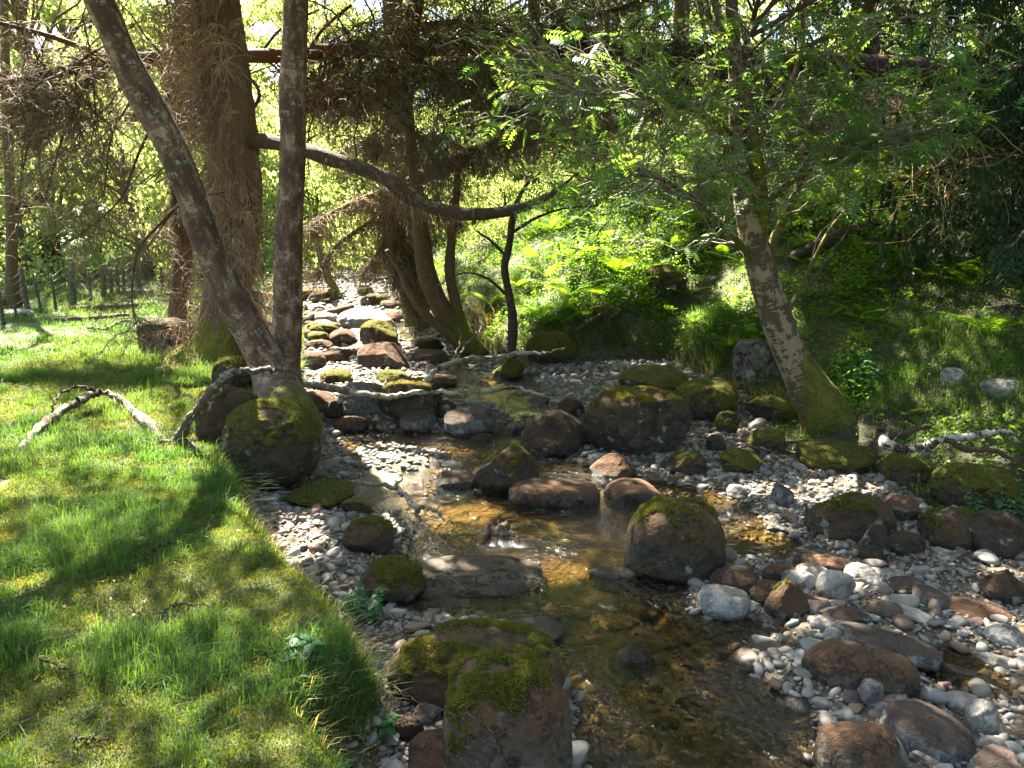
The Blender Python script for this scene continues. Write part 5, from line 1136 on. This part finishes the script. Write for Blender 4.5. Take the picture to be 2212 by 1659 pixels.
branch('fallen_log', 'mossy pale fallen log bridging the rocks of the upper stream', 'log', [
    ('trunk', [(636, 828, .25, 17), (700, 836, .26, 20), (760, 846, .28, 19), (830, 856, .30, 17), (900, 850, .30, 14), (980, 846, .25, 14), (1060, 845, .18, 13), (1110, 838, .14, 11), (1160, 850, .08, 9), (1195, 862, .03, 5)], 'palelog'),
    ('side_branch', [(905, 850, .3, 16), (940, 800, .36, 17), (1000, 778, .36, 15), (1060, 772, .32, 12), (1130, 765, .28, 12), (1180, 760, .3, 7), (1220, 752, .3, 3)], 'palelog'),
    ('side_branch', [(985, 780, .36, 7), (1010, 740, .5, 6), (1040, 710, .6, 4), (1050, 695, .64, 2)], 'paledead'),
    ('side_branch', [(980, 780, .36, 5), (995, 720, .5, 3), (960, 690, .55, 2)], 'paledead')])
branch('bare_branch', 'white bare forked branch reaching out over the sunlit water', 'branch', [
    ('stem', [(750, 1042, .10, 7.5), (800, 1046, .16, 9.0), (850, 1052, .2, 13.5), (880, 1075, .18, 15.0), (900, 1098, .16, 15.0), (925, 1097, .18, 13.5), (948, 1108, .16, 10.5), (955, 1120, .12, 6.0)], 'palelog'),
    ('side_branch', [(900, 1098, .16, 12.0), (905, 1125, .1, 10.5), (890, 1155, .05, 6.0), (880, 1175, .0, 4.5)], 'palelog'),
    ('side_branch', [(850, 1052, .2, 6.0), (870, 1035, .26, 4.5), (862, 1025, .3, 3.0)], 'palelog')])
branch('birch_branch', 'broken birch branch with white bark and moss sleeves lying at the right edge', 'branch', [
    ('stem', [(1915, 925, .32, 26), (1905, 945, .28, 30), (1918, 962, .24, 26), (1960, 968, .22, 20), (2010, 960, .24, 20), (2060, 945, .28, 24), (2120, 938, .30, 20), (2170, 930, .3, 12), (2195, 950, .26, 7)], 'palebirch'),
    ('side_branch', [(1955, 968, .22, 10), (1965, 990, .12, 9), (1985, 1015, .0, 5)], 'palebirch'),
    ('side_branch', [(2040, 948, .28, 16), (2090, 970, .22, 17), (2150, 975, .2, 14), (2212, 1005, .12, 9), (2240, 1015, .1, 7)], 'limbmoss'),
    ('side_branch', [(1920, 945, .28, 14), (1970, 930, .28, 14), (2010, 920, .26, 9)], 'limbmoss')])
for nm, lb_, rows, mt_ in [
    ('fallen_log', 'straight pale log lying in the far meadow in front of the fence', [(108, 692, .04, 12), (180, 688, .05, 12), (278, 680, .05, 9)], 'paledead'),
    ('fallen_log', 'dark lichened log beyond the pale one in the far meadow', [(150, 666, .05, 12), (220, 664, .06, 14), (300, 658, .05, 12)], 'paledead'),
    ('fallen_branch', 'short forked stick in the grass below the pale straight log', [(190, 708, .03, 6), (225, 712, .04, 8), (245, 700, .06, 7), (280, 692, .05, 5)], 'paledead'),
    ('fallen_branch', 'thin brown curved stick in the near grass', [(315, 1210, .02, 5), (340, 1180, .06, 5), (375, 1175, .06, 4), (400, 1195, .02, 3)], 'deadwood'),
    ('fallen_branch', 'dark arched twig in the middle of the near grass', [(350, 1345, .01, 5), (360, 1315, .05, 6), (400, 1305, .06, 6), (460, 1312, .03, 4)], 'deadwood'),
    ('fallen_branch', 'dark stick half sunk in the grass at the lower left edge', [(30, 1412, .03, 7), (90, 1425, .04, 9), (160, 1455, .03, 5), (240, 1470, .02, 3)], 'deadwood'),
    ('fallen_branch', 'short dark stick in the grass near the bottom edge', [(150, 1590, .03, 6), (200, 1600, .03, 7), (260, 1590, .02, 4)], 'deadwood'),
    ('fallen_branch', 'reddish brown stick lying among the stones below the log', [(760, 905, .08, 8), (820, 912, .1, 8), (860, 920, .06, 4)], 'redlog'),
    ('bent_twig', 'thin bent twig arching over the two big bottom boulders', [(850, 1480, .18, 3), (930, 1540, .34, 4), (1010, 1545, .42, 4), (1060, 1580, .4, 4), (1100, 1650, .3, 3), (1110, 1670, .25, 3)], 'deadwood'),
    ('bent_twig', 'thin dark twig bending out of the lower stream', [(1270, 1500, .0, 3), (1310, 1520, .12, 3), (1340, 1580, .1, 3), (1360, 1640, .0, 2)], 'deadwood'),
    ('fallen_branch', 'mossy stick slanting down the fern slope behind the dead sapling', [(1235, 720, .06, 10), (1280, 690, .12, 12), (1330, 660, .12, 8)], 'limbmoss'),
    ('fallen_branch', 'long grey stick leaning from the slope toward the pale rowan', [(1730, 640, .1, 7), (1790, 560, .35, 7), (1850, 470, .5, 5), (1880, 420, .5, 3)], 'paledead'),
    ('fallen_log', 'mossy rotting log on the shady slope behind the pale rowan', [(1700, 560, .1, 34), (1790, 520, .14, 36), (1900, 480, .12, 28)], 'limbmoss'),
    ('fallen_branch', 'thin white stick in the shade at the root of the pale rowan', [(1590, 960, .06, 5), (1650, 970, .08, 5), (1700, 985, .05, 3)], 'paledead'),
    ('fallen_log', 'mossy log on the left shore behind the birch trunks', [(560, 690, .08, 20), (600, 700, .1, 24), (650, 690, .08, 18), (760, 662, .1, 12)], 'limbmoss')]:
    branch(nm, lb_, nm.split('_')[1], [('stem', rows, mt_)])
# splintered driftwood in the stream
dw_ = empty('driftwood', onray(1080, 1180), 'splintered pale driftwood stump stranded on the wet slab', 'driftwood')
rs = np.random.RandomState(3)
for i_, (a, b_) in enumerate([((1045, 1180, 26), (1058, 1130, 8)), ((1060, 1182, 30), (1082, 1140, 16)), ((1085, 1180, 34), (1092, 1150, 20)), ((1105, 1172, 24), (1108, 1140, 8)), ((1050, 1184, 30), (1120, 1176, 22)), ((1075, 1160, 22), (1100, 1138, 24))]):
    p = onray(a[0], a[1]); q = onray(b_[0], a[1]); r_ = mpp(p); q = q+np.array([0, .05, (a[1]-b_[1])*r_]); t = np.linspace(0, 1, 8)[:, None]
    L = p*(1-t)+q*t+np.random.RandomState(i_).normal(size=(8, 3))*.006; R = np.linspace(a[2], b_[2], 8)*r_/2
    V, F, tc = tubes(L[None], R[None], 9, .35, 700+i_); child(dw_, 'splinter', V, F, MAT['paledead'], pa={'tc': tc, 'rnd': np.full(len(V), .5)})

# ------------------------------------------------------------------ wire fence
fpost = []
for i_, (u_, v0, v1, w_) in enumerate([(8, 700, 600, 9), (38, 690, 602, 6), (62, 680, 585, 12), (92, 676, 595, 6), (122, 668, 596, 6), (158, 660, 575, 14), (196, 652, 590, 7), (222, 645, 575, 12), (240, 640, 582, 8), (256, 640, 580, 8), (268, 634, 580, 7), (300, 630, 565, 12), (350, 622, 580, 6)]):
    p = onray(u_, v0); fpost.append((p, (v0-v1)*mpp(p)*1.05, w_*mpp(p)/2))
fen = empty('wire_fence', fpost[0][0], 'old wire netting fence with thin leaning posts across the far meadow', 'fence')
rs = np.random.RandomState(9)
for p, h, r_ in fpost:
    tp = p+np.array([rs.normal()*.04, rs.normal()*.04, h]); L = np.linspace(p-[0, 0, .1], tp, 6); V, F, tc = tubes(L[None], np.full((1, 6), r_), 8, .15, 5)
    child(fen, 'post', V, F, MAT['paledead'], pa={'tc': tc, 'rnd': np.full(len(V), .5)})
WL_ = []
for f_ in (.12, .35, .58, .8, .95):
    pts = np.array([p+[0, 0, h*f_] for p, h, r_ in fpost]); L = spline(pts, 80); WL_.append(L)
V, F, tc = tubes(np.array(WL_), np.full((5, 80), .003), 3)
child(fen, 'wire', V, F, MAT['greytwig'], pa={'tc': tc, 'rnd': np.full(len(V), .8)})

# ------------------------------------------------------------------ the wood behind: trees with their own trunk and crown
def crown_pts(n, rs, h0, h1, rad, clumps=60, spread=.45):
    """leaf centres gathered in uneven clumps"""
    a = rs.uniform(0, 6.28, clumps); t = rs.rand(clumps); hz = h0+(h1-h0)*t; rr = rad*(.35+.65*np.sqrt(rs.rand(clumps)))*(1-.55*np.abs(t-.4))
    C = np.stack([rr*np.cos(a), rr*np.sin(a), hz], -1); k = rs.randint(clumps, size=n); sz = rs.uniform(.5, 1.2, clumps)*spread
    return C[k]+unit(rs.normal(size=(n, 3)))*(rs.rand(n)**.6*sz[k])[:, None]*np.array([1.2, 1.2, .7]), C
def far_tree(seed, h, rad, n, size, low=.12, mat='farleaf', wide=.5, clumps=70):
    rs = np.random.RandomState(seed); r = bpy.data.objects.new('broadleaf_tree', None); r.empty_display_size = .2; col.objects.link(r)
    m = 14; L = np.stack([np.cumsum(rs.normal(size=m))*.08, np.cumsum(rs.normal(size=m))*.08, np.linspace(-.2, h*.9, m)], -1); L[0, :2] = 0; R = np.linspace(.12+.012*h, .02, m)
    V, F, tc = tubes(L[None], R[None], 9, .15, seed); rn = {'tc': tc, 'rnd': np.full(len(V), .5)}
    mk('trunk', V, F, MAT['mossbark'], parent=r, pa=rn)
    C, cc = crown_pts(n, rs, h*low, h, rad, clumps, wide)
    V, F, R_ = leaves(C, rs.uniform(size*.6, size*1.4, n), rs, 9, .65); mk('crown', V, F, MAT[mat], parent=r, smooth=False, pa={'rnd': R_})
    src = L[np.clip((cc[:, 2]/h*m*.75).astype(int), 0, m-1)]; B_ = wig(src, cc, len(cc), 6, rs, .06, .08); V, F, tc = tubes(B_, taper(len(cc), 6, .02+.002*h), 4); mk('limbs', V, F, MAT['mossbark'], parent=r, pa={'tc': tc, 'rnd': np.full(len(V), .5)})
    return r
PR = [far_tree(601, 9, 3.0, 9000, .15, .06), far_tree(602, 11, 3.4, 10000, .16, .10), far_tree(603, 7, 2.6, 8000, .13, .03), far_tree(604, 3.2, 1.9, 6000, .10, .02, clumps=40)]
rs = np.random.RandomState(44)
spots = [(-11, 19, 0), (-15, 21, 1), (-8.4, 21, 2), (-12.5, 24, 1), (-18, 26, 0), (-9.8, 27, 1), (-6.9, 29, 0), (-21, 31, 1), (-14, 31, 0), (-3.9, 31, 1), (-1.2, 27, 2), (1.5, 29, 0), (4.0, 31, 1), (-8, 35, 1), (-3, 38, 0), (2.0, 37, 1), (8, 33, 1), (12, 30, 0), (-13, 40, 1), (-20, 42, 1), (7, 40, 1), (14, 38, 1), (20, 34, 0), (-27, 36, 1), (11, 22, 0),
         (-8.2, 17.5, 3), (-10.3, 17.2, 3), (-12.8, 17.8, 3), (-6.6, 20.5, 3), (-5.2, 23, 3), (-1.5, 20, 3), (.9, 23.5, 3), (3.4, 24, 3), (-14, 16.5, 3), (-16.5, 19, 3), (6.8, 26, 3), (-9.3, 22.8, 3), (-2.6, 24.5, 3)]
spots += [(-5.6, 21.5, 3), (-4.5, 23.5, 3), (-6.9, 24, 3), (-3.1, 19.3, 3), (-6.6, 18.8, 3)]
spots += [(7.5, 1.5, 0), (9, 5.0, 1), (3.5, -4, 1), (-3.5, -5, 0), (-7, 1, 2), (8, -3, 1)]  # unseen trees beside and behind the camera, added to darken the ambient light
KL = {0: 'sunlit leafy tree in the bright wood beyond the meadow', 1: 'tall pale green tree at the back of the wood', 2: 'bushy tree with low leaves at the edge of the far wood', 3: 'sunlit leafy bush at the edge of the far wood'}  # the added unseen trees near the camera carry these labels too
used_p = set()
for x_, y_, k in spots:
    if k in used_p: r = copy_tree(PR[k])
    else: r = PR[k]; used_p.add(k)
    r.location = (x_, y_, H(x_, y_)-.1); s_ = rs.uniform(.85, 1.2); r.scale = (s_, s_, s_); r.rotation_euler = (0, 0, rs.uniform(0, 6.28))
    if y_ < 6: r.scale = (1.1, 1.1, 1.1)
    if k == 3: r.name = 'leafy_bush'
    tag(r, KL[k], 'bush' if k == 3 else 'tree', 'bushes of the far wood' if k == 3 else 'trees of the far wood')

for x_, y_, s_ in ((-.2, 13.6, .42), (1.3, 14.4, .5), (2.6, 13.4, .45), (4.3, 14.6, .5), (-.9, 16, .5), (.8, 17.2, .6), (3.6, 18, .7), (3.4, 11.3, .25)):
    r = copy_tree(PR[3]); r.name = 'leafy_bush'; r.location = (x_, y_, H(x_, y_)-.1); r.scale = (s_, s_, s_*.8); r.rotation_euler = (0, 0, x_*3); tag(r, 'small leafy shrub in the undergrowth high on the right slope', 'bush', 'shrubs on the right slope')
# ------------------------------------------------------------------ dark spruces of the right slope
def spruce(seed, h, rad, whorls, n, low=.08, nl=.07):
    rs = np.random.RandomState(seed); r = bpy.data.objects.new('spruce_tree', None); col.objects.link(r)
    m = 12; L = np.stack([np.zeros(m), np.zeros(m), np.linspace(-.2, h, m)], -1); V, F, tc = tubes(L[None], np.linspace(.02*h, .015, m)[None], 10, .12, seed)
    mk('trunk', V, F, MAT['spruce'], parent=r, pa={'tc': tc, 'rnd': np.full(len(V), .5)})
    z0 = h*(low+(1-low)*rs.rand(whorls)**1.2); a = rs.uniform(0, 6.28, whorls); ln = rad*(1.05-z0/h)**.8*rs.uniform(.7, 1.1, whorls)+.15; t = np.linspace(0, 1, 9)[None]
    B_ = np.stack([np.cos(a)[:, None]*ln[:, None]*t, np.sin(a)[:, None]*ln[:, None]*t, z0[:, None]-ln[:, None]*(.55*t-.22*t**3)], -1)
    V, F, tc = tubes(B_, taper(whorls, 9, .022), 4); mk('branches', V, F, MAT['spruce'], parent=r, pa={'tc': tc, 'rnd': np.full(len(V), .5)})['kind'] = 'stuff'
    k = rs.randint(whorls, size=n); q = .15+.85*rs.rand(n); ii = (q*7.99).astype(int); P0 = B_[k, ii]; sd = np.stack([-np.sin(a[k]), np.cos(a[k]), np.zeros(n)], -1)
    off = rs.normal(size=n)*.30*(1.1-q)*ln[k]*.6; drop = -rs.rand(n)**1.5*.30
    C = P0+sd*off[:, None]; C[:, 2] += drop-np.abs(off)*.35; ax = sd*np.sign(off)[:, None]*.5+np.array([0, 0, -1.])+rs.normal(size=(n, 3))*.45
    V, F, R_ = leaves(C, rs.uniform(nl*.6, nl*1.3, n), rs, 9, .28, axis=ax); mk('needles', V, F, MAT['needle'], parent=r, smooth=False, pa={'rnd': R_})['kind'] = 'stuff'
    return r
for seed, x_, y_, h, rad, wh, n, low, lbl in [
    (651, 5.45, 8.2, 7.5, 2.2, 170, 150000, .07, 'dark spruce with hanging boughs filling the right edge'),
    (652, 5.6, 13.2, 9, 2.6, 140, 90000, .10, 'dark spruce behind the pale rowan, upper right'),
    (653, 8.2, 11.4, 9, 2.6, 110, 40000, .1, 'spruce further up the slope at the right edge'),
    (654, 3.3, 16.5, 10, 2.3, 110, 36000, .30, 'tall spruce high on the slope right of the middle'),
    (656, .4, 15.6, 9, 2.0, 110, 34000, .22, 'slim dark spruce behind the mossy willow'),
    (657, 2.0, 18.5, 10, 2.2, 110, 34000, .30, 'dark spruce among the bright leaves behind the pale rowan'),
    (655, 9.5, 17, 10, 2.8, 110, 30000, .1, 'spruce at the top of the slope far right')]:
    r = spruce(seed, h, rad, wh, n, low); r.location = (x_, y_, H(x_, y_)); tag(r, lbl, 'spruce', None)
    if seed == 651:
        rs_ = np.random.RandomState(4); a0 = np.stack([rs_.uniform(-1.6, .4, 260), rs_.uniform(-1.0, .2, 260), rs_.uniform(.3, .9, 260)], -1)
        L = hang(a0, 260, 7, rs_, rs_.uniform(.3, .9, 260), .6, 1.6); V, F, tc = tubes(L, taper(260, 7, rs_.uniform(.002, .005, 260)), 3)
        mk('dead_twigs', V, F, MAT['redtwig'], parent=r, pa={'tc': tc, 'rnd': np.repeat(rs_.rand(260), 21)})['kind'] = 'stuff'

# ------------------------------------------------------------------ the leaf canopy overhead: unseen crowns of the standing trees, shaped to shade the ground
rs = np.random.RandomState(99); N0 = 330000
gx_, gy_ = rs.uniform(-7, 7.5, N0), rs.uniform(.2, 14, N0); gz_ = Hf(gx_, gy_); u, v, d = proj(np.stack([gx_, gy_, gz_], -1))
el = np.min(((u[:, None]-LIT[None, :, 0])/LIT[None, :, 2])**2+((v[:, None]-LIT[None, :, 1])/LIT[None, :, 3])**2, axis=1)
_, dl_, dr_, dw_2 = Hf(gx_, gy_, True)
dens = np.ones(N0)*.8; med = (dl_ > 0); dens[med] = .20; dens[med & (v < 860)] = .04; dens[(gy_ > 10.5) & (gx_ < -1)] = 0.0; dens[(gy_ > 11) & (dr_ > .8) & (gx_ < 3)] *= .15
dens[(v > 1300) | (u > 1500)] = 1.0; dens[med & (v > 1080)] = .52; dens[med & (v > 860) & (v <= 1080)] = .28
prob = dens*ss(el, .9, 1.6)*(.35+.65*ss(fbm2(gx_*np.where(med, 6.5, 2.6), gy_*np.where(med, 6.5, 2.6), 3, 12), -.28, .02))
ok = rs.rand(N0) < prob; G = np.stack([gx_, gy_, gz_], -1)[ok]
kz = rs.uniform(4.2, 8.0, len(G)); Cn = G+SUN*(kz/SUN[2])[:, None]  # leaves set up the sun rays from the ground they shade
for _ in range(12):
    u, v, d = proj(Cn); vis = (v > -60) & (u > -60) & (u < 2280)
    Cn[vis] += SUN*.45
u, v, d = proj(Cn); keep = ~((v > -30) & (u > -60) & (u < 2280)); Cn = Cn[keep]
Cn = Cn[~((mirror(Cn) < 1) & (rs.rand(len(Cn)) < .9))]
print('canopy clusters', len(Cn))
own = [(birch, np.array([-2.2, 6.9])), (sp, np.array([-3.5, 8.6])), (thin, np.array([-4.1, 10])), (hs, np.array([-1.8, 11.7])), (rw, np.array([1.9, 6.7]))]
dd_ = np.stack([np.linalg.norm(Cn[:, :2]-c_[None], axis=1)+(1.2 if r_ is rw else 0) for r_, c_ in own]); who = dd_.argmin(0)
for i_, (r_, c_) in enumerate(own):
    Q = Cn[who == i_]; m_ = len(Q)
    if not m_: continue
    V, F, R_ = leaves(Q, rs.uniform(.07, .14, m_), rs, 9, .65)
    child(r_, 'crown', V, F, MAT['birchleaf' if i_ != 1 else 'needle'] if i_ != 1 else MAT['birchleaf'], smooth=False, pa={'rnd': R_})  # shading leaves, hung on the nearest standing tree
    j = rs.randint(m_, size=60); W_ = wig(np.concatenate([np.tile(c_, (60, 1)), (Q[j, 2]*.75)[:, None]], 1), Q[j], 60, 9, rs, .04, .07)
    W_ = W_[(litness(W_.reshape(-1, 3)).reshape(60, 9) > 2.2).all(1)]; nw = len(W_)
    V, F, tc = tubes(W_, taper(nw, 9, rs.uniform(.010, .022, nw)), 5); child(r_, 'limbs', V, F, MAT['birch'], pa={'tc': tc, 'rnd': np.full(len(V), .5)})
